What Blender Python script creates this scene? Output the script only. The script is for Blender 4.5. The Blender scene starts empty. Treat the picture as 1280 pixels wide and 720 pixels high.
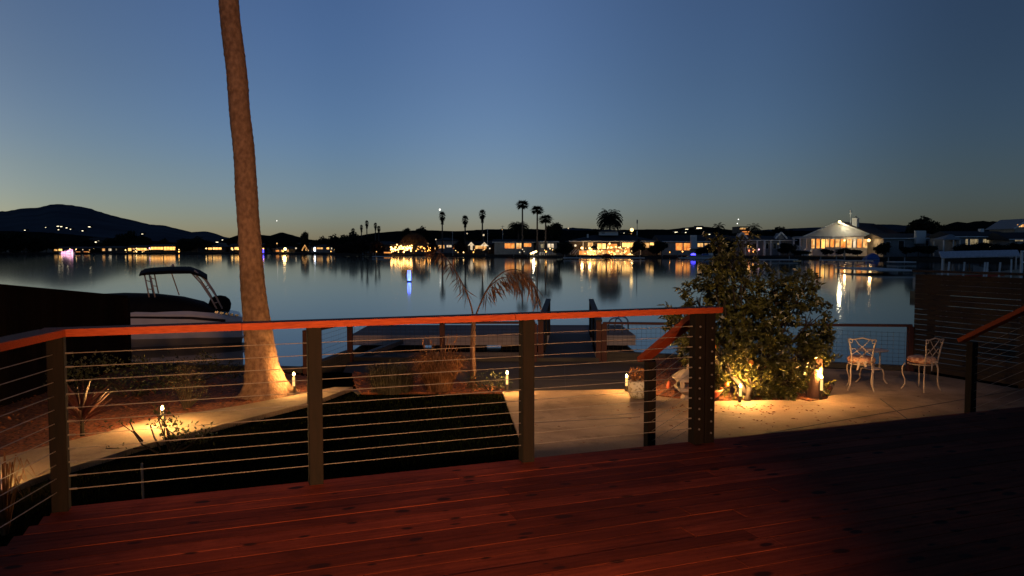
import bpy, math, random
from mathutils import Vector, Matrix, noise
from mathutils.bvhtree import BVHTree
R = random.Random(11)
S = bpy.context.scene
COL = S.collection
PI = math.pi
# ------------------------------------------------------------------ camera geometry
CAM = Vector((0, 0, 1.55)); FPX = 960.0; HOR = 307.0
PITCH = math.atan((360 - HOR) / FPX)
def ray(px, py):
    u = (px - 640) / FPX; v = (360 - py) / FPX; c = math.cos(PITCH); s = math.sin(PITCH)
    return Vector((u, c + v * s, -s + v * c))
def gz(px, py, z):
    r = ray(px, py); return CAM + r * ((z - CAM.z) / r.z)
def gd(px, py, d):
    r = ray(px, py); return CAM + r * (d / r.y)

# ------------------------------------------------------------------ mesh builder
class MB:
    def __init__(s): s.v = []; s.f = []; s.t = []
    def add(s, vs, fs, tone=.5):
        o = len(s.v); s.v += [Vector(v) for v in vs]
        for f in fs: s.f.append([i + o for i in f]); s.t.append(tone)
        return s
    def box(s, x0, x1, y0, y1, z0, z1, tone=.5):
        vs = [(x0,y0,z0),(x1,y0,z0),(x1,y1,z0),(x0,y1,z0),(x0,y0,z1),(x1,y0,z1),(x1,y1,z1),(x0,y1,z1)]
        return s.add(vs, [(0,3,2,1),(4,5,6,7),(0,1,5,4),(1,2,6,5),(2,3,7,6),(3,0,4,7)], tone)
    def bar(s, p, q, w, h, tone=.5, ext=0.0):
        p = Vector(p); q = Vector(q); d = (q - p).normalized(); p = p - d*ext; q = q + d*ext
        up = Vector((0,0,1)) if abs(d.z) < .95 else Vector((0,1,0))
        a = d.cross(up).normalized(); b = a.cross(d).normalized()
        vs = [e + a*i*w/2 + b*j*h/2 for e in (p, q) for i, j in ((-1,-1),(1,-1),(1,1),(-1,1))]
        return s.add(vs, [(0,3,2,1),(4,5,6,7),(0,1,5,4),(1,2,6,5),(2,3,7,6),(3,0,4,7)], tone)
    def tube(s, pts, rad, n=8, tone=.5, wob=0, closed=False):
        pts = [Vector(p) for p in pts]; m = len(pts)
        rad = rad if isinstance(rad, (list, tuple)) else [rad]*m
        rings = []; prev = None
        for i, p in enumerate(pts):
            if closed: d = (pts[(i+1) % m] - pts[i-1]).normalized()
            else: d = (pts[min(i+1, m-1)] - pts[max(i-1, 0)]).normalized()
            if prev is None:
                up = Vector((0,0,1)) if abs(d.z) < .9 else Vector((1,0,0))
                a = d.cross(up).normalized()
            else:
                a = (prev - d * prev.dot(d)).normalized()
            prev = a; b = d.cross(a)
            rings.append([p + (a*math.cos(2*PI*k/n) + b*math.sin(2*PI*k/n)) * rad[i] * (1 + (R.uniform(-wob, wob) if wob else 0)) for k in range(n)])
        vs = [v for r in rings for v in r]; fs = []
        for i in range(m if closed else m-1):
            j = (i+1) % m
            for k in range(n): fs.append((i*n+k, i*n+(k+1)%n, j*n+(k+1)%n, j*n+k))
        if not closed:
            fs.append(tuple(range(n-1, -1, -1))); fs.append(tuple((m-1)*n+k for k in range(n)))
        return s.add(vs, fs, tone)
    def lathe(s, prof, n=20, c=(0,0,0), sx=1, sy=1, tone=.5):
        c = Vector(c); vs = []; fs = []
        for r, z in prof:
            for k in range(n): vs.append(c + Vector((r*sx*math.cos(2*PI*k/n), r*sy*math.sin(2*PI*k/n), z)))
        for i in range(len(prof)-1):
            for k in range(n): fs.append((i*n+k, i*n+(k+1)%n, (i+1)*n+(k+1)%n, (i+1)*n+k))
        fs.append(tuple(range(n-1, -1, -1))); fs.append(tuple((len(prof)-1)*n+k for k in range(n)))
        return s.add(vs, fs, tone)
    def prism(s, poly, z0, z1, tone=.5):
        n = len(poly); A = sum(poly[i][0]*poly[(i+1)%n][1] - poly[(i+1)%n][0]*poly[i][1] for i in range(n))
        if A < 0: poly = poly[::-1]
        za = z0 if isinstance(z0, (list, tuple)) else [z0]*n
        zb = z1 if isinstance(z1, (list, tuple)) else [z1]*n
        vs = [(p[0], p[1], za[i]) for i, p in enumerate(poly)] + [(p[0], p[1], zb[i]) for i, p in enumerate(poly)]
        fs = [tuple(range(n-1, -1, -1)), tuple(range(n, 2*n))] + [(i, (i+1)%n, n+(i+1)%n, n+i) for i in range(n)]
        return s.add(vs, fs, tone)
    def leaf(s, p, d, nrm, L, W, tone=.5, fold=.25):
        p = Vector(p); d = Vector(d).normalized(); a = d.cross(Vector(nrm))
        if a.length < 1e-4: a = d.cross(Vector((.3,.5,.8)))
        a.normalize(); n = a.cross(d)
        m = p + d*L*.5
        return s.add([p, m + a*W/2 + n*W*fold, p + d*L - n*L*.12, m - a*W/2 + n*W*fold], [(0,1,2),(0,2,3)], tone)
    def build(s, name, mat, parent=None, smooth=False, loc=None, rotz=0):
        me = bpy.data.meshes.new(name); me.from_pydata([tuple(v) for v in s.v], [], s.f)
        at = me.attributes.new('tone', 'FLOAT', 'FACE'); at.data.foreach_set('value', s.t)
        if smooth: me.polygons.foreach_set('use_smooth', [True]*len(me.polygons))
        me.materials.append(mat); me.update()
        o = bpy.data.objects.new(name, me); COL.objects.link(o)
        if parent is not None: o.parent = parent
        if loc is not None: o.location = loc; o.rotation_euler.z = rotz
        return o
def tag(o, label=None, cat=None, group=None, kind=None):
    if label: o['label'] = label
    if cat: o['category'] = cat
    if group: o['group'] = group
    if kind: o['kind'] = kind
    return o
def thing(name, label, cat, loc, rotz=0, group=None):
    o = bpy.data.objects.new(name, None); COL.objects.link(o); o.empty_display_size = .2
    o.location = loc; o.rotation_euler = (0, 0, rotz)
    return tag(o, label, cat, group)
def struct(o): o['kind'] = 'structure'; return o
def copy_tree(o, loc, rotz=None, label=None, scale=None):
    def rec(a, par):
        c = a.copy(); COL.objects.link(c); c.parent = par
        for ch in a.children: rec(ch, c)
        return c
    c = rec(o, None); c.location = loc
    if rotz is not None: c.rotation_euler.z = rotz
    if scale is not None: c.scale = scale
    if label: c['label'] = label
    return c
def rv(a=1):
    while 1:
        v = Vector((R.uniform(-1,1), R.uniform(-1,1), R.uniform(-1,1)))
        if .01 < v.length < 1: return v.normalized()*a

# ------------------------------------------------------------------ materials
def mat(name, c1, c2=None, rough=.7, scale=4, stretch=(1,1,1), tone=0.0, bump=0.0, bscale=None, metal=0, trans=0, detail=6, lo=.35, hi=.65, spec=.5, stain=0):
    m = bpy.data.materials.new(name); m.use_nodes = True; nt = m.node_tree; n = nt.nodes; l = nt.links
    b = n['Principled BSDF']; b.inputs['Roughness'].default_value = rough; b.inputs['Metallic'].default_value = metal
    b.inputs['Specular IOR Level'].default_value = spec
    tc = n.new('ShaderNodeTexCoord'); mp = n.new('ShaderNodeMapping'); mp.inputs['Scale'].default_value = stretch
    l.new(tc.outputs['Object'], mp.inputs['Vector'])
    nz = n.new('ShaderNodeTexNoise'); nz.inputs['Scale'].default_value = scale; nz.inputs['Detail'].default_value = detail
    l.new(mp.outputs['Vector'], nz.inputs['Vector'])
    rp = n.new('ShaderNodeValToRGB'); rp.color_ramp.elements[0].position = lo; rp.color_ramp.elements[1].position = hi
    c2 = c2 or tuple(x*.75 for x in c1)
    rp.color_ramp.elements[0].color = (*c2, 1); rp.color_ramp.elements[1].color = (*c1, 1)
    l.new(nz.outputs['Fac'], rp.inputs['Fac'])
    out = rp.outputs['Color']
    if tone:
        at = n.new('ShaderNodeAttribute'); at.attribute_name = 'tone'
        mr = n.new('ShaderNodeMapRange'); mr.inputs['To Min'].default_value = 1-tone; mr.inputs['To Max'].default_value = 1+tone
        l.new(at.outputs['Fac'], mr.inputs['Value'])
        mx = n.new('ShaderNodeMix'); mx.data_type = 'RGBA'; mx.blend_type = 'MULTIPLY'; mx.inputs['Factor'].default_value = 1
        l.new(out, mx.inputs['A']); l.new(mr.outputs['Result'], mx.inputs['B']); out = mx.outputs['Result']
    if stain:
        for sc_, lo_, hi_, am in ((.45, .42, .6, stain), (3.1, .55, .68, stain*.7), (42, .3, .7, stain*.45)):
            n2 = n.new('ShaderNodeTexNoise'); n2.inputs['Scale'].default_value = sc_; n2.inputs['Detail'].default_value = 7; n2.inputs['Roughness'].default_value = .6; l.new(tc.outputs['Object'], n2.inputs['Vector'])
            m2 = n.new('ShaderNodeMapRange'); m2.inputs['From Min'].default_value = lo_; m2.inputs['From Max'].default_value = hi_; m2.inputs['To Min'].default_value = 1; m2.inputs['To Max'].default_value = 1-am; l.new(n2.outputs['Fac'], m2.inputs['Value'])
            mx2 = n.new('ShaderNodeMix'); mx2.data_type = 'RGBA'; mx2.blend_type = 'MULTIPLY'; mx2.inputs['Factor'].default_value = 1; l.new(out, mx2.inputs['A']); l.new(m2.outputs['Result'], mx2.inputs['B']); out = mx2.outputs['Result']
    l.new(out, b.inputs['Base Color'])
    if bump:
        nb = n.new('ShaderNodeTexNoise'); nb.inputs['Scale'].default_value = bscale or scale*4; nb.inputs['Detail'].default_value = 5
        l.new(mp.outputs['Vector'], nb.inputs['Vector'])
        bp = n.new('ShaderNodeBump'); bp.inputs['Strength'].default_value = bump; bp.inputs['Distance'].default_value = .02
        l.new(nb.outputs['Fac'], bp.inputs['Height']); l.new(bp.outputs['Normal'], b.inputs['Normal'])
    if trans:
        tr = n.new('ShaderNodeBsdfTranslucent'); l.new(out, tr.inputs['Color'])
        ms = n.new('ShaderNodeMixShader'); ms.inputs['Fac'].default_value = trans
        l.new(b.outputs['BSDF'], ms.inputs[1]); l.new(tr.outputs['BSDF'], ms.inputs[2])
        l.new(ms.outputs['Shader'], n['Material Output'].inputs['Surface'])
    return m
def glow(name, c1, c2=None, e=1.0, scale=1.2, lo=.35, hi=.62):
    """something that gives off light: lit window (uneven room behind it), lamp, bulb"""
    m = bpy.data.materials.new(name); m.use_nodes = True; nt = m.node_tree; n = nt.nodes; l = nt.links
    b = n['Principled BSDF']; b.inputs['Base Color'].default_value = (.05,.05,.05,1); b.inputs['Roughness'].default_value = .3
    b.inputs['Emission Strength'].default_value = e
    if c2 is None: b.inputs['Emission Color'].default_value = (*c1, 1)
    else:
        tc = n.new('ShaderNodeTexCoord'); nz = n.new('ShaderNodeTexNoise'); nz.inputs['Scale'].default_value = scale; nz.inputs['Detail'].default_value = 3
        mp = n.new('ShaderNodeMapping'); mp.inputs['Scale'].default_value = (1,1,.7)
        l.new(tc.outputs['Object'], mp.inputs['Vector']); l.new(mp.outputs['Vector'], nz.inputs['Vector'])
        rp = n.new('ShaderNodeValToRGB'); rp.color_ramp.elements[0].position = lo; rp.color_ramp.elements[1].position = hi
        rp.color_ramp.elements[0].color = (*c2, 1); rp.color_ramp.elements[1].color = (*c1, 1)
        l.new(nz.outputs['Fac'], rp.inputs['Fac']); l.new(rp.outputs['Color'], b.inputs['Emission Color'])
    return m
def lamp(name, loc, energy, color=(1,.55,.2), radius=.05, parent=None):
    d = bpy.data.lights.new(name, 'POINT'); d.energy = energy; d.color = color; d.shadow_soft_size = radius
    o = bpy.data.objects.new(name, d); COL.objects.link(o); o.location = loc
    if parent is not None: o.parent = parent
    return o

M = {}
M['redwood_rail'] = mat('redwood rail', (.42,.075,.022), (.27,.042,.013), .7, 3, (6,60,60), bump=.05, spec=.15)
M['post'] = mat('dark stained post', (.012,.0075,.005), (.007,.005,.0035), .75, 5, (8,8,1), bump=.08, spec=.2)
M['cable'] = mat('steel cable', (.34,.30,.26), (.24,.21,.18), .45, 30, metal=.3)
M['fence_red'] = mat('dark redwood', (.009,.0035,.003), (.006,.0025,.002), .75, 4, (1,1,12), tone=.35, bump=.1)
M['fence_black'] = mat('weathered dark fence boards', (.006,.004,.0035), (.004,.003,.003), .9, 4, (1,1,10), tone=.3, spec=.05)
M['dockred'] = mat('redwood dock rail', (.055,.013,.009), (.035,.009,.007), .8, 4, (10,10,2))
M['wire'] = mat('hog wire', (.06,.055,.05), None, .5, metal=.4)
M['concrete'] = mat('patio concrete', (.50,.36,.24), (.29,.20,.135), .9, 1.3, detail=9, bump=.15, bscale=18, lo=.3, hi=.7, spec=.15, stain=.42)
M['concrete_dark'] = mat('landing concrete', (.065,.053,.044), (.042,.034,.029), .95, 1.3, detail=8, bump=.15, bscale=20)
M['path'] = mat('path concrete', (.42,.34,.25), (.30,.24,.17), .85, 1.6, detail=9, bump=.2, bscale=16, stain=.42, spec=.1)
M['joint'] = mat('joint', (.06,.05,.04))
M['mulch'] = mat('bark mulch', (.32,.10,.03), (.07,.025,.01), .9, 22, detail=4, tone=.5, bump=.8, bscale=30)
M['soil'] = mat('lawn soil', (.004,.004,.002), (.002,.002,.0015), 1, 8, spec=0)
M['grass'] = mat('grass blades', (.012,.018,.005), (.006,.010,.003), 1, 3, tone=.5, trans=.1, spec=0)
M['seawall'] = mat('seawall', (.05,.045,.04), (.03,.028,.026), .9, 2, bump=.3)
M['bark'] = mat('palm bark', (.31,.195,.13), (.165,.098,.066), .9, 5.5, (3.2,3.2,2.2), tone=.25, bump=.7, bscale=10, lo=.34, hi=.66, spec=.15)
M['twig'] = mat('twig bark', (.022,.014,.009), None, .9, 8, bump=.3)
M['leaf'] = mat('citrus leaf', (.085,.080,.017), (.042,.045,.010), .38, 6, tone=.55, trans=.18)
M['shrubleaf'] = mat('shrub leaf', (.05,.06,.018), (.03,.04,.012), .5, 6, tone=.5, trans=.2)
M['drygrass'] = mat('dry ornamental grass', (.30,.14,.06), (.15,.07,.03), .8, 5, tone=.5, trans=.2, spec=.2)
M['greygrass'] = mat('grey ornamental grass', (.085,.075,.045), (.05,.045,.03), .8, 5, tone=.5, trans=.2, spec=.2)
M['frond'] = mat('dry frond', (.13,.06,.032), (.075,.035,.02), .7, 5, tone=.4, trans=.25)
M['cordy'] = mat('red cordyline leaf', (.07,.012,.011), (.035,.007,.006), .5, 5, tone=.4)
M['orange'] = mat('orange peel', (.72,.26,.03), (.6,.18,.02), .45, 20, bump=.1)
M['terra'] = mat('terracotta', (.52,.11,.045), (.42,.085,.035), .6, 5)
M['stone'] = mat('pale stone', (.42,.33,.25), (.28,.22,.165), .85, 9, bump=.3)
M['urn'] = mat('pale speckled ceramic', (.66,.58,.40), (.34,.27,.14), .6, 26, lo=.4, hi=.5, bump=.2)
M['iron'] = mat('cream wrought iron', (.50,.40,.32), (.34,.26,.2), .55, 12, bump=.1)
M['cushion'] = mat('floral cushion', (.62,.36,.22), (.33,.13,.075), .85, 16, lo=.45, hi=.53, detail=2)
M['tie'] = mat('cushion tie', (.62,.48,.36), None, .8)
M['lamp_post'] = mat('bronze lamp post', (.11,.075,.045), None, .45, metal=.5)
M['lens'] = glow('lamp lens', (1,.58,.18), None, 1.5)
M['bulb'] = glow('lamp bulb', (1,.66,.24), None, 40)
M['chrome'] = mat('chrome', (.62,.62,.62), None, .2, metal=1)
M['dock'] = mat('weathered dock boards', (.22,.18,.165), (.14,.115,.105), .9, 2, (1,12,1), tone=.2)
M['dockside'] = mat('dock fascia', (.52,.44,.38), (.42,.35,.30), .85, 3, (1,1,6))
M['hull'] = mat('boat gelcoat', (.78,.74,.72), (.70,.66,.64), .3, 2)
M['hulldark'] = mat('boat stripe', (.03,.025,.025), None, .35)
M['canvas'] = mat('black canvas', (.010,.009,.009), (.007,.006,.006), .9, 5, bump=.4, bscale=6, spec=.2)
M['alu'] = mat('tower tube', (.55,.47,.42), None, .4)
M['ramp'] = mat('grey plank', (.16,.135,.12), (.11,.09,.08), .85, 4, (1,8,8))
# ------------------------------------------------------------------ deck, its railing and the stairs
P1 = gz(77, 637, 0); P4 = gz(882.5, 552, 0)
DA = math.atan2(P4.y - P1.y, P4.x - P1.x)
UX = Vector((math.cos(DA), math.sin(DA), 0)); NX = Vector((-math.sin(DA), math.cos(DA), 0))
def RL(u, n, z): return P1 + UX*u + NX*n + Vector((0,0,z))
def U(px, py=560): # u on the railing line for an image column
    r = ray(px, py); k = r.x / r.y; o = CAM
    return (P1.y*k - P1.x) / (UX.x - UX.y*k)
u2, u3, u4a, u4b = U(395, 603), U(658, 574), U(869.5, 553), U(882.5, 553)
RU, RN = -.283, -.959      # direction of the side edge of the deck in railing coordinates
mb = MB(); bw = .138; gap = .005; nb = 58; UMAX = 13.5
for i in range(nb):
    n1 = .045 - i*(bw+gap); n0 = n1 - bw; u0 = -.045 + min(0, n1*RU/RN*-1 if 0 else -abs(n1)*abs(RU/RN)*(1 if n1 < 0 else 0)); u = u0
    first = True
    while u < UMAX:
        L = R.uniform(2.2, 4.9); e = min(u + L, UMAX); dz = R.uniform(-.0015, .0015)
        c = .0011; t = R.random()
        z1 = dz
        vs = [(u,n0,-.038),(e,n0,-.038),(e,n1,-.038),(u,n1,-.038),(u,n0,z1-c),(e,n0,z1-c),(e,n1,z1-c),(u,n1,z1-c),
              (u+.001,n0+c,z1),(e-.001,n0+c,z1),(e-.001,n1-c,z1),(u+.001,n1-c,z1)]
        mb.add(vs, [(0,3,2,1),(0,1,5,4),(1,2,6,5),(2,3,7,6),(3,0,4,7),(8,9,10,11),(4,5,9,8),(5,6,10,9),(6,7,11,10),(7,4,8,11)], t)
        u = e + .004
for i in range(nb):
    n1 = .045 - i*(bw+gap)
    for q in range(33):
        for nn_ in (n1-.025, n1-bw+.025):
            c_ = (.02 - max(0, -nn_)*abs(RU/RN) + .41*q + R.uniform(-.006,.006), nn_ + R.uniform(-.004,.004)); mb.add([(c_[0]+.0045*math.cos(k*PI/3), c_[1]+.0045*math.sin(k*PI/3), .0022) for k in range(6)], [tuple(range(6))], 0.0)
mdk = mat('red stained deck boards', (.31,.064,.028), (.17,.032,.015), .8, 2.2, (1.0,14,6), tone=.36, stain=.4, bump=.12, bscale=5, lo=.3, hi=.66, spec=.08)
# knots: sparse dark spots in the timber
def knots(mk, sc, k1, k2, col=(.018,.006,.005,1)):
  nt = mk.node_tree; n = nt.nodes; l = nt.links; pb = n['Principled BSDF']
  tc = n.new('ShaderNodeTexCoord'); mp = n.new('ShaderNodeMapping'); mp.inputs['Scale'].default_value = sc
  l.new(tc.outputs['Object'], mp.inputs['Vector'])
  nzd = n.new('ShaderNodeTexNoise'); nzd.inputs['Scale'].default_value = 3; l.new(tc.outputs['Object'], nzd.inputs['Vector'])
  va = n.new('ShaderNodeVectorMath'); va.operation = 'MULTIPLY_ADD'; va.inputs[1].default_value = (.35,.35,0); l.new(nzd.outputs['Color'], va.inputs[0]); l.new(mp.outputs['Vector'], va.inputs[2])
  vo = n.new('ShaderNodeTexVoronoi'); vo.voronoi_dimensions = '2D'; vo.inputs['Scale'].default_value = 1.0; l.new(va.outputs['Vector'], vo.inputs['Vector'])
  sep = n.new('ShaderNodeSeparateColor'); l.new(vo.outputs['Color'], sep.inputs['Color'])
  rad = n.new('ShaderNodeMath'); rad.operation = 'MULTIPLY_ADD'; rad.inputs[1].default_value = k1; rad.inputs[2].default_value = k2; l.new(sep.outputs['Red'], rad.inputs[0])
  mrk = n.new('ShaderNodeMath'); mrk.operation = 'SUBTRACT'; l.new(rad.outputs[0], mrk.inputs[0]); l.new(vo.outputs['Distance'], mrk.inputs[1])
  cl = n.new('ShaderNodeMath'); cl.operation = 'MULTIPLY'; cl.use_clamp = True; cl.inputs[1].default_value = 14; l.new(mrk.outputs[0], cl.inputs[0])
  mx = n.new('ShaderNodeMix'); mx.data_type = 'RGBA'; old = pb.inputs['Base Color'].links[0].from_socket
  l.new(cl.outputs[0], mx.inputs['Factor']); l.new(old, mx.inputs['A']); mx.inputs['B'].default_value = col; l.new(mx.outputs['Result'], pb.inputs['Base Color'])
knots(mdk, (3.6, 7.0, 1), .44, -.21, (.035,.010,.007,1))
knots(M['redwood_rail'], (1.1, 3, 9), .5, -.30, (.05,.01,.006,1))
struct(mb.build('deck', mdk, loc=P1, rotz=DA))
mb = MB()
mb.box(-.03, UMAX, -.01, .0295, -.26, -.042)
mb.bar((-.03, -.03, -.152), (-.03+RU*8.3, RN*8.3, -.152), .028, .216)
for k in range(8): mb.box(-.02+k*1.8, .07+k*1.8, -.16, -.07, -1.3, -.042)
struct(mb.build('deck_framing', M['fence_red'], loc=P1, rotz=DA))

rl = thing('deck_railing', 'red topped cable railing with dark posts along the deck edge', 'railing', P1, DA)
def post(par, u, n, z0=.0, z1=1.024, w=.089):
    m = MB(); c = .004; h = w/2
    m.prism([(u-h+c,n-h),(u+h-c,n-h),(u+h,n-h+c),(u+h,n+h-c),(u+h-c,n+h),(u-h+c,n+h),(u-h,n+h-c),(u-h,n-h+c)], z0, z1)
    return m.build('post', M['post'], par)
PN = -.002
for u in (0, u2, u3, u4a): post(rl, u, PN)
post(rl, RU*1.5, RN*1.5+PN); post(rl, RU*3, RN*3+PN)
uend = U(897, 383)
uj = [-.07, U(302,405), U(640,390), uend]
for k in range(3): MB().box(uj[k]+.0015, uj[k+1]-.0015, -.072+.002*(k % 2), .066, 1.026, 1.070-.0015*(k % 2), .5+.3*(k-1)).build('top_rail', M['redwood_rail'], rl)
MB().prism([(-.07,-.0745),(.062,-.0745),(.062+RU*3.1,RN*3.1),(-.085+RU*3.1,RN*3.1),(-.085,-.02),(-.0715,-.02)], 1.027, 1.069).build('top_rail', M['redwood_rail'], rl)
CZ = [.118 + .0805*k for k in range(11)]
for z in CZ:
    MB().tube([(.0445, PN, z), (u2, PN, z-.001), (u3, PN, z-.001), (u4a+.05, PN, z)], .0024, 6).build('cable', M['cable'], rl)
for z in CZ:
    MB().tube([(RU*.047, PN+RN*.047, z), (RU*1.5, RN*1.5, z-.002), (RU*3, RN*3, z)], .0024, 6).build('cable', M['cable'], rl)
for z in CZ:
    for p_, q_, r_ in (((.043,PN,z),(.085,PN,z),.0055), ((u4a-.004,PN-.044,z),(u4a-.004,PN-.052,z),.008), ((u4a-.085,PN,z),(u4a-.043,PN,z),.0055)):
        MB().tube([p_, q_], r_, 6).build('cable_fitting', M['cable'], rl)

def stair_rail(label, u0):
    t = thing('stair_railing', label, 'railing', RL(u0, 0, 0), DA, 'cable railings either side of the deck stairs')
    post(t, 0, PN)
    sl = -.56; L = .86
    post(t, 0, L, -.87, 1.0+sl*L, .08)
    MB().bar((0, .045, 1.05+sl*.0), (0, L+.13, 1.05+sl*(L+.09)), .115, .044).build('handrail', M['redwood_rail'], t)
    for k in range(10):
        z = .06+.092*k
        MB().tube([(0, .045, z), (0, L-.04, z+sl*(L-.08))], .0022, 6).build('cable', M['cable'], t)
    for k in range(10):
        z = .06+.092*k
        MB().tube([(-.0445, 0, z+.015), (-.052, 0, z+.015)], .008, 6).build('cable_fitting', M['cable'], t)
        MB().tube([(.01, -.046, z+.02), (.01, -.054, z+.02)], .0075, 6).build('cable_fitting', M['cable'], t)
    return t
sr = stair_rail('short sloping stair railing beside the citrus tree, red handrail lit', u4b)
stair_rail('unlit dark stair railing in front of the slatted fence', u4b + 3.96)
t = thing('deck_stairs', 'dark red wooden steps from the deck down to the patio', 'stairs', RL(u4b, 0, 0), DA)
for k in range(4):
    MB().box(.08, 3.88, .05+k*.29, .33+k*.29, -.17*(k+1)-.036, -.17*(k+1)).build('tread', M['fence_red'], t)
for x in (.085, 3.835): MB().prism([(0,0),(1,1),(2,2)],0,0) if 0 else MB().bar((x+.02, .06, -.36), (x+.02, 1.2, -.86), .04, .2).build('stringer', M['fence_red'], t)

# ------------------------------------------------------------------ near ground
GZ = -.85; LZ = -1.0; WZ = -1.55
def P2(px, py, z=GZ): p = gz(px, py, z); return (p.x, p.y)
shore = [(-40, 17), (-14, 15.6), (-7.4, 15.1), (-4.0, 14.5), (-3.6, 16.9), (2.0, 16.8), (4.6, 15.75), (7.7, 14.65), (12, 14.2), (40, 13.5)]
ground = shore + [(40, -12), (-40, -12)]
# lawn / yard sheet is cut where the landing drops 15 cm lower
land_poly = [(-3.62, 16.9), (2.0, 16.8), (3.0, 16.4), (2.35, 12.72), (-.18, 12.72), (-1.0, 13.6), (-3.3, 14.6)]
yard = [(-40, 17), (-14, 15.6), (-7.4, 15.1), (-4.0, 14.5), (-3.3, 14.6), (-1.0, 13.6), (-.18, 12.72), (2.35, 12.72), (3.0, 16.4), (4.6, 15.75), (7.7, 14.65), (12, 14.2), (40, 13.5), (40,-12), (-40,-12)]
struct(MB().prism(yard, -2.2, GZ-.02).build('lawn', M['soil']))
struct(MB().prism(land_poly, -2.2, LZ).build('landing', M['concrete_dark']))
m = MB()
for a, b in (((.9,12.74),(1.15,16.7)), ((-.9,14.6),(2.6,14.4))): m.bar((*a, LZ+.002), (*b, LZ+.002), .012, .008)
struct(m.build('landing_joint', M['joint']))
sw = [(p[0], p[1]) for p in shore]
m = MB()
for a, b in zip(sw[:-1], sw[1:]):
    z = LZ if (a[1] > 15.7 and abs(a[0]) < 4 and b[0] < 3) else GZ
    m.bar((a[0], a[1]+.08, (z-2.3)/2+.03), (b[0], b[1]+.08, (z-2.3)/2+.03), .16, (2.3+z)+.1, ext=.02)
tag(m.build('seawall', M['seawall']), 'dark low seawall along the near water edge', 'wall')
# patio in front of the stairs
pat = [P2(628,490.5), (2.3, 12.66), P2(818,496), P2(872,503), P2(1000,501), P2(1012,503.5), P2(1034,500), P2(1042,485), (5.6,14.9), (7.55,14.45), (9.6, 10.4), (12,5), RL(9,0,0)[:2], RL(4.2,-.4,0)[:2], P2(668,600)]
pat = [(p[0], p[1]) for p in pat]
struct(MB().prism(pat, GZ-.016, GZ+.02).build('patio', M['concrete']))
m = MB()
for a, b in (((660,531),(800,523)), ((905,553),(1290,486)), ((1100,500),(1180,560))):
    p, q = P2(*a), P2(*b); m.bar((*p, GZ+.0205), (*q, GZ+.0205), .012, .007)
struct(m.build('patio_joint', M['joint']))
m = MB()
for k in range(170):
    a_ = R.uniform(0, 6.28); r_ = abs(R.gauss(0, 1.1)); c_ = gz(R.choice([925,905,960,1000,850]), 508, GZ); x_ = c_.x + math.cos(a_)*r_; y_ = min(c_.y-.02, c_.y - abs(math.sin(a_)*r_)) + R.uniform(-.1,.03)
    m.leaf((x_, y_, GZ+.024), Vector((R.uniform(-1,1), R.uniform(-1,1), .05)), Vector((R.uniform(-.3,.3), R.uniform(-.3,.3), 1)), R.uniform(.03,.07), R.uniform(.015,.03), R.random(), .15)
for k in range(60):
    q_ = gz(R.uniform(660, 1250), R.uniform(495, 560), GZ+.024); m.leaf(q_, Vector((R.uniform(-1,1), R.uniform(-1,1), .05)), Vector((R.uniform(-.3,.3), R.uniform(-.3,.3), 1)), R.uniform(.02,.05), R.uniform(.012,.025), R.random(), .15)
tag(m.build('leaf_litter', M['mulch']), 'scattered dry leaf litter on the patio by the citrus tree', 'leaf litter', kind='stuff')
# curved garden path
up = [(-60,590),(0,577),(70,560),(130,546),(180,530),(230,522),(300,511),(372,497),(418,487.5)]
lo = [(-60,640),(0,620),(60,598),(130,577),(180,561),(260,540),(330,522),(395,505),(441,487.5)]
pth = [P2(*p) for p in up] + [P2(*p) for p in lo[::-1]]
struct(MB().prism(pth, GZ-.016, GZ+.05).build('path', M['path']))
struct(MB().prism([P2(421,487), P2(458,486.6), P2(448,493), P2(441.5,488.3)], GZ-.016, GZ-.01).build('path', M['path']))
def bed(name, poly, z1=GZ+.02, chips=600):
    m = MB(); m.prism(poly, GZ-.017, z1)
    xs = [p[0] for p in poly]; ys = [p[1] for p in poly]
    def ins(x, y):
        c = False; j = len(poly)-1
        for i in range(len(poly)):
            if (poly[i][1] > y) != (poly[j][1] > y) and x < (poly[j][0]-poly[i][0])*(y-poly[i][1])/(poly[j][1]-poly[i][1])+poly[i][0]: c = not c
            j = i
        return c
    k = 0
    while k < chips:
        x = R.uniform(min(xs), max(xs)); y = R.uniform(min(ys), max(ys))
        if not ins(x, y): continue
        k += 1; d = rv(); d.z *= .3
        m.leaf(Vector((x, y, z1+R.uniform(.003,.03))), d, Vector((R.uniform(-.5,.5), R.uniform(-.5,.5), 1)), R.uniform(.03,.09), R.uniform(.015,.035), R.random(), .1)
    return struct(m.build(name, M['mulch']))
bed('planting_bed', [P2(-60,588),P2(0,575),P2(70,558),P2(130,544),P2(180,528),P2(230,520),P2(300,509),P2(372,495),P2(400,487),P2(385,472),(-4.3,14.3),(-7.2,14.9),(-12,14.9),(-12,8)], chips=5200)
bed('planting_bed', [P2(452,492),P2(640,491),(-.25,12.75),(-1.1,13.5),(-3.0,14.3),P2(445,484)], chips=1500)
bed('planting_bed', [P2(818,494.5),P2(872,501.5),P2(1000,499.5),P2(1012,502),P2(1032,498.5),P2(1040,485),(5.5,15.2),(4.5,15.6),(3.05,16.2),(2.45,13)], chips=2200)
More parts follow.
